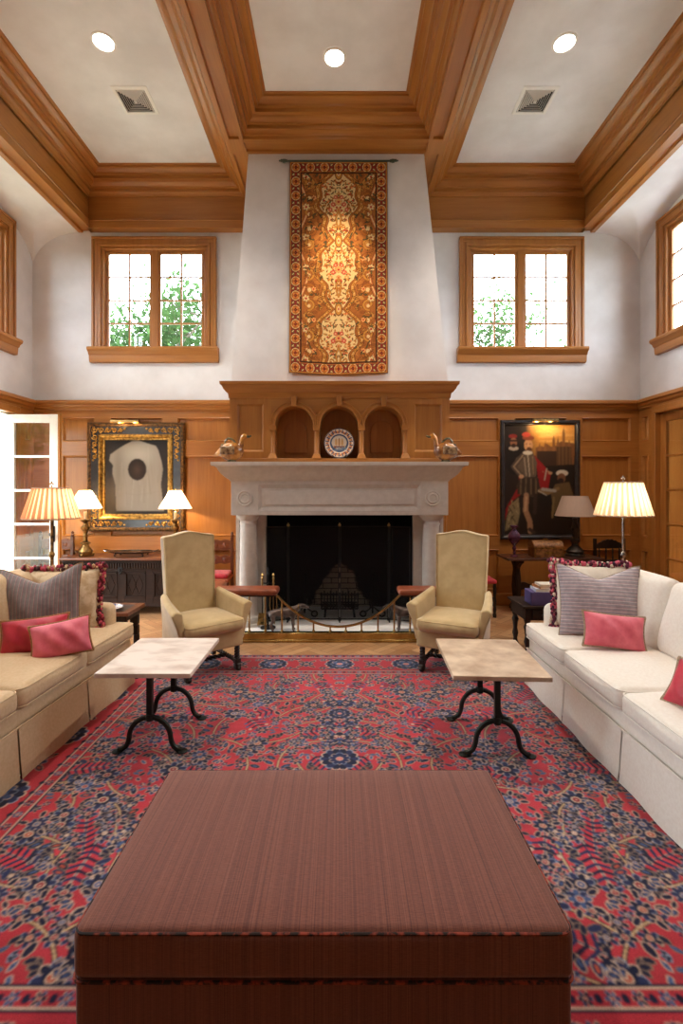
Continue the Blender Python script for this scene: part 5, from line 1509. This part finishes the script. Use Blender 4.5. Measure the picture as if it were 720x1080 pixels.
for dx in (-.035,0,.035): pp.poly([(c+dx-.016,c-.02),(c+dx+.016,c-.02),(c+dx+.013,c+.05),(c+dx-.013,c+.05)], C(206,160,110)); pp.stroke([(c+dx,c-.03),(c+dx,c+.06)], .004, C(90,60,40))
for i in range(40): pp.ell(c+rr_.uniform(-.08,.08), c-.065+rr_.uniform(-.02,.02), .012,.004,0,C(110,124,140))
glz = colattr('painted_glaze', .18, .5, coat=.5)
PN = pp.a
mb = MB(); N = 72; rings = [0,.02,.05,.08,.10,.115,.13,.15,.165,PR]; zsh = [.0,.0,.0,.001,.004,.010,.013,.016,.018,.019]
# fine polar grid coloured from the painted pattern
nr_ = 60; vs = []; cols = []; fs = []
for i in range(nr_+1):
    r = PR*i/nr_; z = float(np.interp(r, rings, zsh))
    for k in range(N*2):
        a = 2*PI*k/(N*2); vs.append((r*math.cos(a), -z, PR+r*math.sin(a)))
        ix = min(pp.nx-1, int(round((c+r*math.cos(a))/pp.c))); iy = min(pp.ny-1, int(round((c+r*math.sin(a))/pp.c))); cols.append(PN[iy, ix])
n2 = N*2
for i in range(nr_):
    for k in range(n2): fs.append((i*n2+k, i*n2+(k+1)%n2, (i+1)*n2+(k+1)%n2, (i+1)*n2+k))
b0 = len(vs)
for r, z in ((PR,.012),(.10,.022),(.06,.022)):
    for k in range(n2): a = 2*PI*k/n2; vs.append((r*math.cos(a), z-.019+.012, PR+r*math.sin(a))); cols.append((.6,.5,.42))
for k in range(n2): fs.append((nr_*n2+k, nr_*n2+(k+1)%n2, b0+(k+1)%n2, b0+k))
for i in range(2):
    for k in range(n2): fs.append((b0+i*n2+k, b0+i*n2+(k+1)%n2, b0+(i+1)*n2+(k+1)%n2, b0+(i+1)*n2+k))
fs.append(tuple(b0+2*n2+k for k in range(n2)))
tilt = Matrix.Rotation(R(-7), 4, 'X')
o = MB(tilt).add(vs, fs).build('dish', glz, pt, ang=60)
at = o.data.color_attributes.new('Col', 'FLOAT_COLOR', 'POINT')
cc = np.ones((len(vs), 4), np.float32); cc[:, :3] = np.array(cols)[:, :3]; at.data.foreach_set('color', cc.ravel())
mb = MB(); mb.tube([(-.07,-.03,.035),(-.07,-.03,.006),(-.07,.05,.006),(-.05,.055,.14)], .006, 6); mb.tube([(.07,-.03,.035),(.07,-.03,.006),(.07,.05,.006),(.05,.055,.14)], .006, 6); mb.tube([(-.07,.05,.006),(.07,.05,.006)], .006, 6)
mb.build('easel', ebony, pt)

# ---------------------------------------------------------------- TAPESTRY
TW, TH = 1.145, 2.50
tp = Paint(TW/2, TH, .0052, C(160,98,46))
GD, OCH, CR_, BR, DB, RD, GN = C(186,128,56), C(160,94,38), C(214,184,130), C(110,62,30), C(62,38,24), C(164,46,36), C(92,84,52)
def t2(fn): fn()
BW = .135
# field: lobed cream cartouches stacked on the axis, ochre between, scrolls
p = tp
yy = np.linspace(0, TH, tp.ny)
p.rect(0, TW/2, 0, TH, C(158,96,44))
pr = random.Random(5)
for i in range(260):
    x0, y0_ = pr.uniform(0, TW/2), pr.uniform(0, TH); a = pr.uniform(0,6.3)
    p.ell(x0, y0_, .045, .022, a, pr.choice([C(126,70,32), C(182,116,54), C(146,84,38), C(196,140,70)]), .7)
PER = .80; Y0 = .36
cyc = [(Y0, .30), (Y0+PER, .30), (Y0+2*PER, .30)]
def c1(y):
    f = ((y-Y0)/PER+.5) % 1.0-.5            # -.5 .. .5 round each cartouche centre
    return .040+.150*max(0, math.cos(PI*f*1.02))**.62*(1+.30*math.sin(2*PI*f)+.20*math.cos(6*PI*f))
ys_ = [TH*i/260 for i in range(261)]
for off, col in ((.078, BR), (.068, GD), (.030, BR), (.022, OCH), (.004, DB)):
    p.poly([(0,0)]+[(c1(y)+off, y) for y in ys_]+[(0,TH)], col)
p.poly([(0,0)]+[(c1(y)-.002, y) for y in ys_]+[(0,TH)], CR_)
for y in ys_[::2]:
    p.ell(c1(y)+.049, y, .0055, .0055, 0, DB if int(y*130) % 2 else CR_)
for k_ in range(3):                          # outer counter curves
    pts = [(.415-.055*math.cos(2*PI*(y-Y0)/PER), y) for y in ys_ if Y0+(k_-.5)*PER-.02 <= y <= Y0+(k_+.5)*PER]
    p.stroke(pts, .046, DB); p.stroke(pts, .036, C(190,110,60)); p.stroke(pts, .010, CR_)
pr = random.Random(21)
def scroll(x, y, r, a0, s, col, wd, edge=BR):
    pts = [(x+r*(1-.75*i/22)*math.cos(a0+s*i*.30), y+r*(1-.75*i/22)*math.sin(a0+s*i*.30)) for i in range(23)]
    p.stroke(pts, wd+.010, edge); p.stroke(pts, wd, col); p.ell(pts[-1][0], pts[-1][1], wd*.9, wd*.9, 0, CR_)
def bloom(x, y, r, c1, c2):
    for k in range(6): a = k*PI/3+.3; p.ell(x+.6*r*math.cos(a), y+.6*r*math.sin(a), .5*r, .36*r, a, DB); 
    for k in range(6): a = k*PI/3+.3; p.ell(x+.6*r*math.cos(a), y+.6*r*math.sin(a), .43*r, .30*r, a, c1)
    p.ell(x, y, .32*r, .32*r, 0, c2)
fx = TW/2-BW
for j in range(7):
    y = .14+j*.36
    if y > TH-.1: break
    scroll(fx-.10, y+.10, .085, 1.2, 1, OCH, .028); scroll(fx-.09, y-.05, .07, -1.5, -1, GD, .022)
    bloom(fx-.06, y+.02, .042, CR_, RD); bloom(fx-.15, y+.13, .030, C(216,150,90), RD)
    for k in range(34):
        a = pr.uniform(0, 6.3); x0, y0_ = pr.uniform(.10, fx-.02), y+pr.uniform(-.16,.18)
        p.ell(x0, y0_, .026, .010, a, DB); p.ell(x0, y0_, .020, .006, a, pr.choice([GN, OCH, GD]))
for cy, hh in cyc:
    for k in range(110):
        y0_ = cy+pr.uniform(-.34,.34); x0 = pr.uniform(0, max(.02, c1(y0_)-.02)); a = pr.uniform(0,3.1)
        p.ell(x0, y0_, .019, .007, a, pr.choice([GN, OCH, BR, OCH])); 
        if k % 4 == 0: p.ell(x0+.015, y0_+.008, .013, .011, 0, pr.choice([C(206,120,70), RD, GD]))
    for x0, y0_, r in ((0,.06,.040),(.062,.03,.030),(.035,.115,.026),(.095,-.03,.026),(.0,-.03,.026)): bloom(x0, cy+y0_, r, pr.choice([C(196,84,64), C(214,150,88)]), CR_ if x0 else RD)
    p.stroke([(0,cy-.05),(.03,cy-.12),(.02,cy-.20),(0,cy-.26)], .022, BR); p.stroke([(0,cy-.05),(.03,cy-.12),(.02,cy-.20),(0,cy-.26)], .012, GD)
    y2 = cy+PER/2
    p.ell(0, y2, .046, .080, 0, BR); p.ell(0, y2, .036, .066, 0, GD); p.ell(0, y2, .018, .036, 0, CR_); p.ell(0, y2, .008, .016, 0, RD)
# border
p.rect(TW/2-BW, TW/2, 0, TH, C(134,44,34)); p.rect(0, TW/2, 0, BW, C(134,44,34)); p.rect(0, TW/2, TH-BW, TH, C(134,44,34))
def medal(x, y, vert):
    p.ell(x, y, .058, .062, 0, DB); p.ell(x, y, .052, .056, 0, C(214,178,122)); p.ell(x, y, .044, .048, 0, OCH)
    for k in range(4): a = k*PI/2+.785; p.ell(x+.026*math.cos(a), y+.026*math.sin(a), .018, .011, a, C(206,120,60))
    p.ell(x, y, .016, .018, 0, DB); p.ell(x, y, .007, .008, 0, RD)
    for s in (-1,1):
        dx, dy = (0, s*.085) if vert else (s*.085, 0)
        for q in (-1,1):
            ex, ey = (q*.03, 0) if vert else (0, q*.03)
            p.ell(x+dx+ex, y+dy+ey, .022, .012, .785*q*s, GN); p.ell(x+dx+ex, y+dy+ey, .014, .006, .785*q*s, CR_)
n_ = 14
for i in range(n_+1): medal(TW/2-BW/2-.006, BW/2+(TH-BW)*i/n_, True)
for x in (0,.165,.33): medal(x, BW/2, False); medal(x, TH-BW/2, False)
for q, wd, cc in ((BW,.012,DB),(BW-.014,.006,GD),(.012,.010,GD),(.002,.012,BR)):
    p.stroke([(0,q),(TW/2-q,q),(TW/2-q,TH-q),(0,TH-q)], wd, cc)
p.grain(.16)
full = np.concatenate([p.a[:, :0:-1], p.a], 1)
q2 = Paint(TW, TH, .0052, (0,0,0)); q2.a = full; q2.nx, q2.ny = full.shape[1], full.shape[0]; q2.x = np.linspace(0, TW, q2.nx); q2.y = np.linspace(0, TH, q2.ny)
tm = colattr('woven_tapestry', .9, .1, .1, .5, 240)
ty0 = 2.925
def tfn(x, y):
    f = y/TH; yf = 5.625+.072*f-.035     # hangs just off the leaning breast
    yy_ = yf-.012*np.sin(x*9+.4)*(1-f)**3-.006*np.sin(x*23)*(1-f)**4
    return np.stack([x-TW/2+.0-.012, yy_, ty0+y-.012*np.cos((x/TW-.5)*5)*(1-f)**3], -1)
ta = q2.mesh('tapestry', tm, tfn, thick=(0,.012,0))
tag(ta, 'tall gold and red floral tapestry hanging on the white chimney breast', 'tapestry')
rod = thing('tapestry_rod', 'green metal tapestry rod with leaf finials along the top of the tapestry', 'rod', (-.012, 5.655, ty0+TH+.004))
gm = plain('green_patina', C(74,88,76), .5, .5)
mb = MB(); mb.tube([(-.60,0,0),(.60,0,0)], .010, 8); mb.build('bar', gm, rod)
for s in (-1,1):
    mb = MB(); mb.tube([(s*.60,0,0),(s*.625,0,0)], .016, 10); mb.rbox(.02,.008,.022,.007,(s*.635,0,0), n=2); mb.rbox(.02,.008,.016,.007,(s*.66,0,.004), n=2); mb.rbox(.014,.007,.009,.006,(s*.685,0,.002), n=2)
    mb.build('finial', gm, rod)

# ---------------------------------------------------------------- PAINTINGS
oilp = colattr('oil_paint', .55, .2, coat=.04)
def pic_light(parent, x, z, y, w, watt, m=brass):
    mb = MB(); N = 14
    arc = [(y+.036*math.cos(PI*(-.08+1.16*i/N)), z+.036*math.sin(PI*(-.08+1.16*i/N))) for i in range(N+1)]; arc += [(y+.032*math.cos(PI*(-.08+1.16*i/N)), z+.032*math.sin(PI*(-.08+1.16*i/N))) for i in range(N, -1, -1)]
    mb.prism(arc, 'x', x-w/2, x+w/2); mb.prism(arc[:N+1], 'x', x-w/2-.003, x-w/2); mb.prism(arc[:N+1], 'x', x+w/2, x+w/2+.003)
    mb.tube([(x,y,z+.035),(x,y+.06,z+.05),(x,y+.13,z+.03)], .007, 6)
    o = mb.build('picture_light', m, parent)
    for dx in (-w*.28, w*.28):
        l = bpy.data.lights.new('picture_bulb', 'POINT'); l.energy = watt; l.color = WARM; l.shadow_soft_size = .015
        lo = bpy.data.objects.new('picture_bulb', l); COL.objects.link(lo); lo.parent = parent; lo.location = (x+dx, y, z-.004)
gold_d = mottled('dark_gilding', C(58,40,22), C(128,90,46), 34, .45, .3, metal=.6)
# left: pale draped cloth on black ground (a plain stand-in), in an ornate black and gold frame
YP = 6.60
ax0, ax1, az0, az1 = PX(91.5,YP), PX(194.5,YP), PZ(560.5,YP), PZ(445.5,YP)
pa = thing('framed_painting', 'painting of pale draped cloth in an ornate black and gold frame', 'painting', ((ax0+ax1)/2, YP, (az0+az1)/2))
W, H = ax1-ax0, az1-az0
Mf = Matrix(((1,0,0,-W/2),(0,0,-1,.04),(0,1,0,-H/2),(0,0,0,1)))   # rings: x,y -> x,z ; z -> -y
blk = mottled('black_lacquer', C(24,22,24), C(44,42,46), 12, .35, coat=.3)
MB(Mf).rings(0, W, 0, H, [(0,0),(0,.03),(.015,.05),(.04,.055),(.055,.04)]).build('outer_moulding', gold_d, pa, ang=30)
MB(Mf).rings(0, W, 0, H, [(.055,.04),(.16,.036)]).build('frame', blk, pa)
MB(Mf).rings(0, W, 0, H, [(.16,.036),(.165,.055),(.185,.062),(.205,.052),(.215,.03),(.235,.026),(.24,.012)]).build('inner_moulding', gold, pa, ang=30)
def spiral(cx, cy, r, a0, s, turns=1.5, wd=.0085):
    n = 26; return [(cx+r*(1-.8*i/n)*math.cos(a0+s*2*PI*turns*i/n), cy+r*(1-.8*i/n)*math.sin(a0+s*2*PI*turns*i/n), .042) for i in range(n+1)]
for fxx in (0,1):
    for fyy in (0,1):
        mb = MB(Mf)
        def mp_(pts): return [((W-x) if fxx else x, (H-y) if fyy else y, z) for x, y, z in pts]
        c = .107
        for i, d in enumerate((.0,.095,.185,.275,.36)):
            r = .042-.004*i; sg = 1 if i % 2 else -1
            mb.tube(mp_(spiral(c+d, c, r, PI*(.5 if sg > 0 else 1.5), sg)), .0085, 6)
            if i: mb.tube(mp_(spiral(c, c+d, r, PI*(1 if sg > 0 else 0), -sg)), .0085, 6)
            for q in ((c+d+.05, c+.02*sg), (c+.02*sg, c+d+.05)):
                mb.add([Vector(mp_([(v.x+q[0], v.y+q[1], v.z+.042)])[0]) for v in MB().sphere((0,0,0), .016, 8, 5, (1,1,.6)).v], MB().sphere((0,0,0), .016, 8, 5).f)
        mb.build('scroll_ornament', gold, pa, ang=60)
CW, CH = W-.46, H-.46
cp = Paint(CW, CH, .0065, C(40,36,36))
cp.soft(CW*.2, CH*.3, .3, .5, 0, C(62,54,48), .8)
def N_(pts): return [(a*CW, b_*CH) for a, b_ in pts]
cloth = N_([(.18,.05),(.165,.40),(.12,.55),(.13,.66),(.07,.72),(.09,.80),(.22,.88),(.34,.94),(.44,.985),(.52,.995),(.66,.95),(.80,.915),(.84,.86),(.90,.68),(.915,.60),(.88,.40),(.93,.05),(.6,.045)])
cp.poly(cloth, C(160,152,140))
rr_ = random.Random(4)
msk = (cp.a[:, :, 0] > lin(150))
bak = cp.a.copy()
for i in range(26):
    x0 = rr_.uniform(.14,.92); cp.stroke(N_([(x0, rr_.uniform(.05,.5)),(x0+rr_.uniform(-.06,.06), rr_.uniform(.5,.95))]), .012*rr_.uniform(.5,2), rr_.choice([C(134,126,114), C(184,176,164), C(150,142,130)]), .35)
cp.soft(CW*.22,CH*.5,CW*.10,CH*.5,0,C(110,102,92),.55); cp.soft(CW*.92,CH*.4,CW*.08,CH*.45,0,C(116,108,98),.5); cp.soft(CW*.55,CH*.8,CW*.25,CH*.14,0,C(206,200,190),.5)
cp.stroke(N_([(.2,.30),(.5,.26),(.9,.31)]), .01, C(150,142,130), .5)
cp.a[~msk] = bak[~msk]
cp.ell(CW*.51, CH*.60, CW*.145, CH*.145, 0, C(42,30,24)); cp.soft(CW*.51, CH*.60, CW*.08, CH*.09, 0, C(84,60,46), .6)
blur(cp); blur(cp)
cp.mesh('canvas', oilp, lambda x, y: np.stack([x-CW/2, np.full_like(x, .03), y-CH/2], -1), pa)
pic_light(pa, -.10, H/2-.03+.02, -.10, .37, 1.0)
# right: standing figure in armour and red cloak, kneeling figure, sunset city
bx0, bx1, bz0, bz1 = PX(528,YP), PX(611.7,YP), PZ(569,YP), PZ(443,YP)
pb = thing('framed_painting', 'dark figure painting of an armoured man in a red cloak in a plain black frame', 'painting', ((bx0+bx1)/2, YP, (bz0+bz1)/2))
W, H = bx1-bx0, bz1-bz0
Mf = Matrix(((1,0,0,-W/2),(0,0,-1,.04),(0,1,0,-H/2),(0,0,0,1)))
MB(Mf).rings(0, W, 0, H, [(0,0),(0,.035),(.01,.045),(.035,.045),(.05,.03),(.06,.028),(.065,.01)]).build('frame', blk, pb, ang=30)
CW, CH = W-.12, H-.12
cp = Paint(CW, CH, .0062, C(38,26,20))
def P_(pts): return [(a*CW, (1-b_)*CH) for a, b_ in pts]
def E_(x, y, rx, ry, col, ang=0, al=1): cp.ell(x*CW, (1-y)*CH, rx*CW, ry*CW, ang, col, al)
def S_(pts, w, col, al=1): cp.stroke(P_(pts), w*CW, col, al)
g = np.clip((cp.y[:, None]/CH-.72)/.28, 0, 1); gx = np.clip((cp.x[None, :]/CW-.30)/.2, 0, 1)
sky = np.array(C(226,158,74)[:3])*(.55+.45*g[..., None])
mk = (g*gx > .0); cp.a = np.where(mk[..., None], cp.a*(1-gx[..., None])+sky*gx[..., None], cp.a)
for i in range(14): E_(random.Random(i).uniform(.5,.95), random.Random(i+50).uniform(.03,.16), .12, .02, C(238,190,110), 0, .3)
tower = C(120,78,44)
cp.poly(P_([(.44,.21),(.5,.19),(.56,.20),(.6,.17),(.66,.20),(.74,.19),(.8,.15),(1,.17),(1,.40),(.44,.40)]), tower)
for x, h in ((.50,.155),(.58,.15),(.70,.09),(.76,.11),(.84,.02),(.92,.13)): cp.poly(P_([(x-.022,.25),(x-.018,h+.05),(x,h),(x+.018,h+.05),(x+.022,.25)]), C(134,88,48))
cp.poly(P_([(.46,.24),(.74,.24),(.74,.40),(.46,.40)]), C(60,40,28)); cp.poly(P_([(.74,.20),(.95,.20),(.96,.40),(.74,.42)]), C(84,58,36))
for x in (.78,.83,.88,.93): S_([(x,.20),(x,.38)], .014, C(110,78,48))
cp.poly(P_([(.44,.38),(1,.36),(1,1),(.3,1)]), C(34,24,18))
E_(.14,.30,.13,.24,C(30,20,16)); E_(.12,.115,.075,.05,C(36,26,24)); E_(.12,.105,.06,.03,C(130,36,30)); E_(.13,.16,.05,.065,C(140,92,62)); S_([(.07,.145),(.19,.145)], .03, C(44,28,24)); E_(.13,.215,.07,.03,C(176,160,140)); E_(.13,.19,.035,.03,C(50,32,24))
cp.poly(P_([(.36,.24),(.52,.34),(.66,.44),(.62,.60),(.50,.62),(.46,.40)]), C(134,28,28)); cp.poly(P_([(.22,.42),(.18,.58),(.02,.76),(.0,.88),(.10,.70),(.22,.64)]), C(130,26,26))
cp.poly(P_([(.06,.74),(.20,.66),(.22,.80),(.18,.92),(.0,.97)]), C(120,104,72))
rr_ = random.Random(8)
for i in range(24): x, y = rr_.uniform(.04,.2), rr_.uniform(.68,.94); S_([(x,y),(x+rr_.uniform(-.04,.04),y+.03)], .012, rr_.choice([C(60,46,30), C(150,132,92)]))
cp.poly(P_([(.26,.26),(.40,.25),(.46,.34),(.45,.48),(.26,.49),(.21,.40),(.12,.36),(.17,.30)]), C(92,76,60))
S_([(.26,.28),(.13,.38),(.24,.46)], .075, C(78,62,50)); S_([(.26,.28),(.13,.38),(.24,.46)], .02, C(140,118,92)); S_([(.33,.26),(.36,.47)], .012, C(176,160,136)); S_([(.28,.30),(.31,.46)], .02, C(140,122,100)); S_([(.40,.29),(.41,.45)], .015, C(126,104,78))
cp.poly(P_([(.22,.48),(.47,.47),(.52,.60),(.42,.66),(.20,.63),(.17,.56)]), C(62,48,36))
for i in range(9): S_([(.20+i*.035,.49),(.19+i*.037,.63)], .012, C(110,88,60) if i % 2 else C(40,30,24))
E_(.34,.185,.062,.085,C(186,134,92)); E_(.35,.225,.04,.035,C(86,50,30)); E_(.34,.12,.085,.035,C(120,60,40)); E_(.31,.09,.06,.035,C(170,60,44)); E_(.33,.255,.07,.028,C(196,182,160)); E_(.31,.175,.010,.006,C(40,26,20)); E_(.365,.175,.010,.006,C(40,26,20)); S_([(.335,.18),(.345,.20)], .01, C(210,160,116))
S_([(.31,.64),(.30,.78),(.36,.88),(.37,.97)], .075, C(146,108,78)); S_([(.31,.66),(.295,.78)], .03, C(176,136,100)); S_([(.44,.64),(.43,.8)], .05, C(52,38,30)); S_([(.36,.95),(.42,.98)], .05, C(60,44,34))
E_(.24,.47,.035,.028,C(180,136,100)); S_([(.56,.42),(.66,.44)], .04, C(170,126,90)); S_([(.50,.36),(.60,.44)], .05, C(140,30,30)); S_([(.60,.40),(.57,.50)], .018, C(160,146,124))
E_(.82,.44,.085,.045,C(190,176,156)); E_(.81,.485,.06,.07,C(110,72,48)); E_(.80,.51,.045,.04,C(44,28,22)); cp.poly(P_([(.72,.54),(.92,.52),(.98,.64),(.94,.78),(.70,.80),(.66,.62)]), C(96,74,46))
S_([(.76,.58),(.62,.62),(.50,.60)], .05, C(126,98,62)); S_([(.54,.585),(.72,.60)], .04, C(150,142,130)); S_([(.48,.60),(.60,.64)], .012, C(170,160,140)); S_([(.70,.66),(.68,.84)], .03, C(120,96,60))
blur(cp); blur(cp); cp.rs = np.random.RandomState(3); cp.grain(.10)
cp.mesh('canvas', oilp, lambda x, y: np.stack([x-CW/2, np.full_like(x, .03), y-CH/2], -1), pb)
pic_light(pb, .02, H/2-.03, -.11, .33, 2.2, old_brass)

# ================================================================ CEILING FIXTURES
glow = emit('lamp_lens', (1,.93,.82,1), 14)
trimw = plain('white_enamel', C(226,222,216), .5, var=.02)
def downlight(label, x, y, watt, aim=None, angle=110, blend=.8, col=(1,.86,.70)):
    t = thing('downlight', label, 'downlight', (x, y, ZC), 0, 'recessed ceiling downlights')
    MB().lathe([(.115,-.001),(.112,-.010),(.095,-.012),(.092,-.004)], seg=36, caps=False).build('trim_ring', trimw, t)
    MB().lathe([(.001,-.004),(.093,-.004)], seg=36, caps=False).build('lens', glow, t)
    l = bpy.data.lights.new('downlight_lamp', 'SPOT'); l.energy = watt; l.color = col; l.spot_size = R(angle); l.spot_blend = blend; l.shadow_soft_size = .06
    o = bpy.data.objects.new('downlight_lamp', l); COL.objects.link(o); o.parent = t; o.location = (0,0,-.03)
    if aim: o.rotation_euler = (Vector(aim)-Vector((x, y, ZC))).to_track_quat('-Z', 'Y').to_euler()
downlight('round recessed downlight in the left ceiling coffer', -2.24, 4.59, DLW)
for x_, nm_ in ((-2.24,'left'),(2.14,'right')): downlight('added out-of-view fill downlight in the %s ceiling coffer' % nm_, x_, 2.15, 110)  # extra lamps outside the view, added to brighten upward faces
downlight('round recessed downlight in the middle ceiling coffer, lighting the tapestry', -.05, 4.757, TAPW, (0,5.62,3.92), 38, 1.0, (1,.74,.46))
downlight('round recessed downlight in the right ceiling coffer', 2.14, 4.60, DLW)
downlight('small downlight added unseen in the passage to light the oak glass doors', XR+1.1, 5.4, 8)  # lamp added out of sight to brighten the door panes
bpy.data.objects[[o.name for o in COL.objects if o.get('label','').startswith('small downlight')][0]].location.z = 2.9
ventd = plain('vent_dark', C(40,38,36), .8)
def vent(label, x, y):
    t = thing('ceiling_vent', label, 'ceiling vent', (x, y, ZC), 0, 'square ceiling vents')
    mb = MB(); mb.rings(-.19,.19,-.19,.19,[(0,0),(.0,-.006),(.035,-.012),(.038,-.002)]); mb.build('frame', trimw, t)
    MB().box(-.155,.155,-.155,.155,-.003,-.001).build('backing', ventd, t)
    for i in range(6):
        h = .148-i*.022
        mb = MB(); mb.rings(-h,h,-h,h,[(0,-.004),(.009,-.018),(.011,-.017),(.002,-.003)]); mb.build('louvre', trimw, t)
    mb = MB(); mb.box(-.016,.016,-.016,.016,-.020,-.004); mb.build('core', trimw, t)
vent('square louvred vent in the left ceiling coffer', -2.229, 5.287); vent('square louvred vent in the right ceiling coffer', 2.135, 5.287)

# ================================================================ OUTSIDE
lawn = MB().box(-60,60,-60,60,-.35,-.15).build('lawn', mottled('grass', C(150,156,136), C(180,184,166), .8, .9)); struct(lawn)
gw = brickmat('garden_brick', C(126,62,46), C(96,48,38), C(150,130,112), soot=False)
struct(MB().box(-12.4,-12.0,-9,3.2,-.15,4.6).build('wall_garden', gw))
def leafmat(name, a, b_):
    m = bpy.data.materials.new(name); m.use_nodes = True; nt = m.node_tree; nt.nodes.clear()
    o = nt.nodes.new('ShaderNodeOutputMaterial'); d = nt.nodes.new('ShaderNodeBsdfDiffuse'); t = nt.nodes.new('ShaderNodeBsdfTranslucent')
    n = noise(nt, 1.3, (1,1,1), 3); r = ramp(nt, n.outputs['Fac'], [(.35, a), (.65, b_)])
    nt.links.new(r.outputs[0], d.inputs[0]); nt.links.new(r.outputs[0], t.inputs[0])
    mx = nt.nodes.new('ShaderNodeMixShader'); mx.inputs[0].default_value = .5
    nt.links.new(d.outputs[0], mx.inputs[1]); nt.links.new(t.outputs[0], mx.inputs[2]); nt.links.new(mx.outputs[0], o.inputs[0]); return m
lf = leafmat('spring_leaves', C(44,66,38), C(78,104,62)); bark = mottled('bark', C(58,50,42), C(96,84,72), 12, .9)
def tree(label, x, y, h, rad, n, seed, low=.35):
    rr_ = random.Random(seed); nr_ = np.random.RandomState(seed)
    t = thing('garden_tree', label, 'tree', (x, y, -.15), 0)
    mb = MB(); tips = []
    def branch(p0, d, l, r, lev):
        pts = [p0]; rs = [r]; q = Vector(p0); dd = Vector(d)
        for i in range(5):
            dd = (dd+Vector((rr_.uniform(-.22,.22), rr_.uniform(-.22,.22), rr_.uniform(-.05,.16)))).normalized(); q = q+dd*l/5; pts.append(q.copy()); rs.append(r*(1-.13*(i+1)))
        mb.tube(pts, rs, 6)
        if lev < 3:
            for k in range(4 if lev else 6):
                b = pts[rr_.randint(2 if lev == 0 else 1, 5)]; a = rr_.uniform(0, 6.28)
                branch(b, (math.cos(a)*.9, math.sin(a)*.9, rr_.uniform(.0,.7)), l*rr_.uniform(.42,.62), r*.42, lev+1)
        else: tips.extend(pts[1:])
    branch(Vector((0,0,0)), (0,0,1), h*.62, .16, 0)
    mb.build('trunk', bark, t)
    tips = np.array([tuple(v) for v in tips])
    c = tips[nr_.randint(0, len(tips), n)]+nr_.normal(0, .28*rad/2, (n, 3))
    keep = c[:, 2] > h*low*.5; c = c[keep]; n = len(c)
    a = nr_.normal(size=(n, 3)); a /= np.linalg.norm(a, axis=1)[:, None]; b_ = np.cross(a, nr_.normal(size=(n, 3))); b_ /= np.linalg.norm(b_, axis=1)[:, None]
    s = nr_.uniform(.06,.12, (n, 1))
    vs = np.stack([c-a*s, c+b_*s*.5, c+a*s, c-b_*s*.5], 1).reshape(-1, 3); f = np.arange(n*4).reshape(-1, 4)
    me = bpy.data.meshes.new('foliage'); me.from_pydata(vs.tolist(), [], f.tolist()); me.materials.append(lf)
    o = bpy.data.objects.new('foliage', me); COL.objects.link(o); o.parent = t
tree('slender leafy tree outside the left rear window', -4.9, 13.5, 8.5, 2.6, 9000, 1)
tree('leafy tree with pale foliage outside the right rear window', 5.2, 16.5, 8.6, 3.0, 9000, 2)
tree('tree beyond the slender one outside the left rear window', -7.6, 18, 10, 3.2, 9000, 3)
tree('low bushy tree below the right rear window view', 6.6, 13.5, 5.2, 2.2, 9000, 4)
tree('spreading tree just outside the open white door', -8.3, 1.2, 5.2, 2.4, 12000, 7, .1)
tree('tree outside the left side windows', -10.5, 8.5, 8.5, 3, 9000, 5)
tree('tree outside the right side windows', 10.5, 8.0, 8.5, 3, 9000, 6)

# ================================================================ LIGHT
w = bpy.data.worlds.new('sky'); scene.world = w; w.use_nodes = True; nt = w.node_tree
bg = nt.nodes['Background']; bg.inputs[0].default_value = (.86,.93,1,1); bg.inputs[1].default_value = SKY
def portal(name, loc, rot, sx, sy):
    l = bpy.data.lights.new(name, 'AREA'); l.shape = 'RECTANGLE'; l.size = sx; l.size_y = sy; l.cycles.is_portal = True
    o = bpy.data.objects.new(name, l); COL.objects.link(o); o.location = loc; o.rotation_euler = [R(a) for a in rot]
zc = (WZ0+WZ1)/2
for i, x in enumerate(BWX): portal('window_portal', (x, YW+.32, zc), (-90,0,0), 2*HW, WZ1-WZ0)
for y in WINY:
    portal('window_portal', (XL-.32, y, zc), (90,0,-90), 2*HW, WZ1-WZ0)
    portal('window_portal', (XR+.32, y, zc), (90,0,90), 2*HW, WZ1-WZ0)
for a, c in DOORS_L: portal('door_portal', (XL-.32, (a+c)/2, DZ/2), (90,0,-90), c-a, DZ)

# ================================================================ CAMERA
cd = bpy.data.cameras.new('camera'); cam = bpy.data.objects.new('camera', cd); COL.objects.link(cam)
cam.location = (0,0,CAMZ); cam.rotation_euler = (R(90),0,0)
cd.sensor_width = 36; cd.sensor_fit = 'AUTO'; cd.lens = 17; cd.shift_x = 2/1080; cd.shift_y = -25/1080; cd.clip_start = .05; cd.clip_end = 300
scene.camera = cam
vs_ = scene.view_settings; scene.display_settings.display_device = 'sRGB'
vs_.view_transform = 'Standard'; vs_.look = 'None'; vs_.gamma = 1; vs_.use_curve_mapping = False; vs_.exposure = EXPO
scene.cycles.use_denoising = True; scene.cycles.max_bounces = 10; scene.cycles.diffuse_bounces = 5; scene.cycles.transparent_max_bounces = 12; scene.cycles.sample_clamp_indirect = 8; scene.cycles.caustics_reflective = False; scene.cycles.caustics_refractive = False
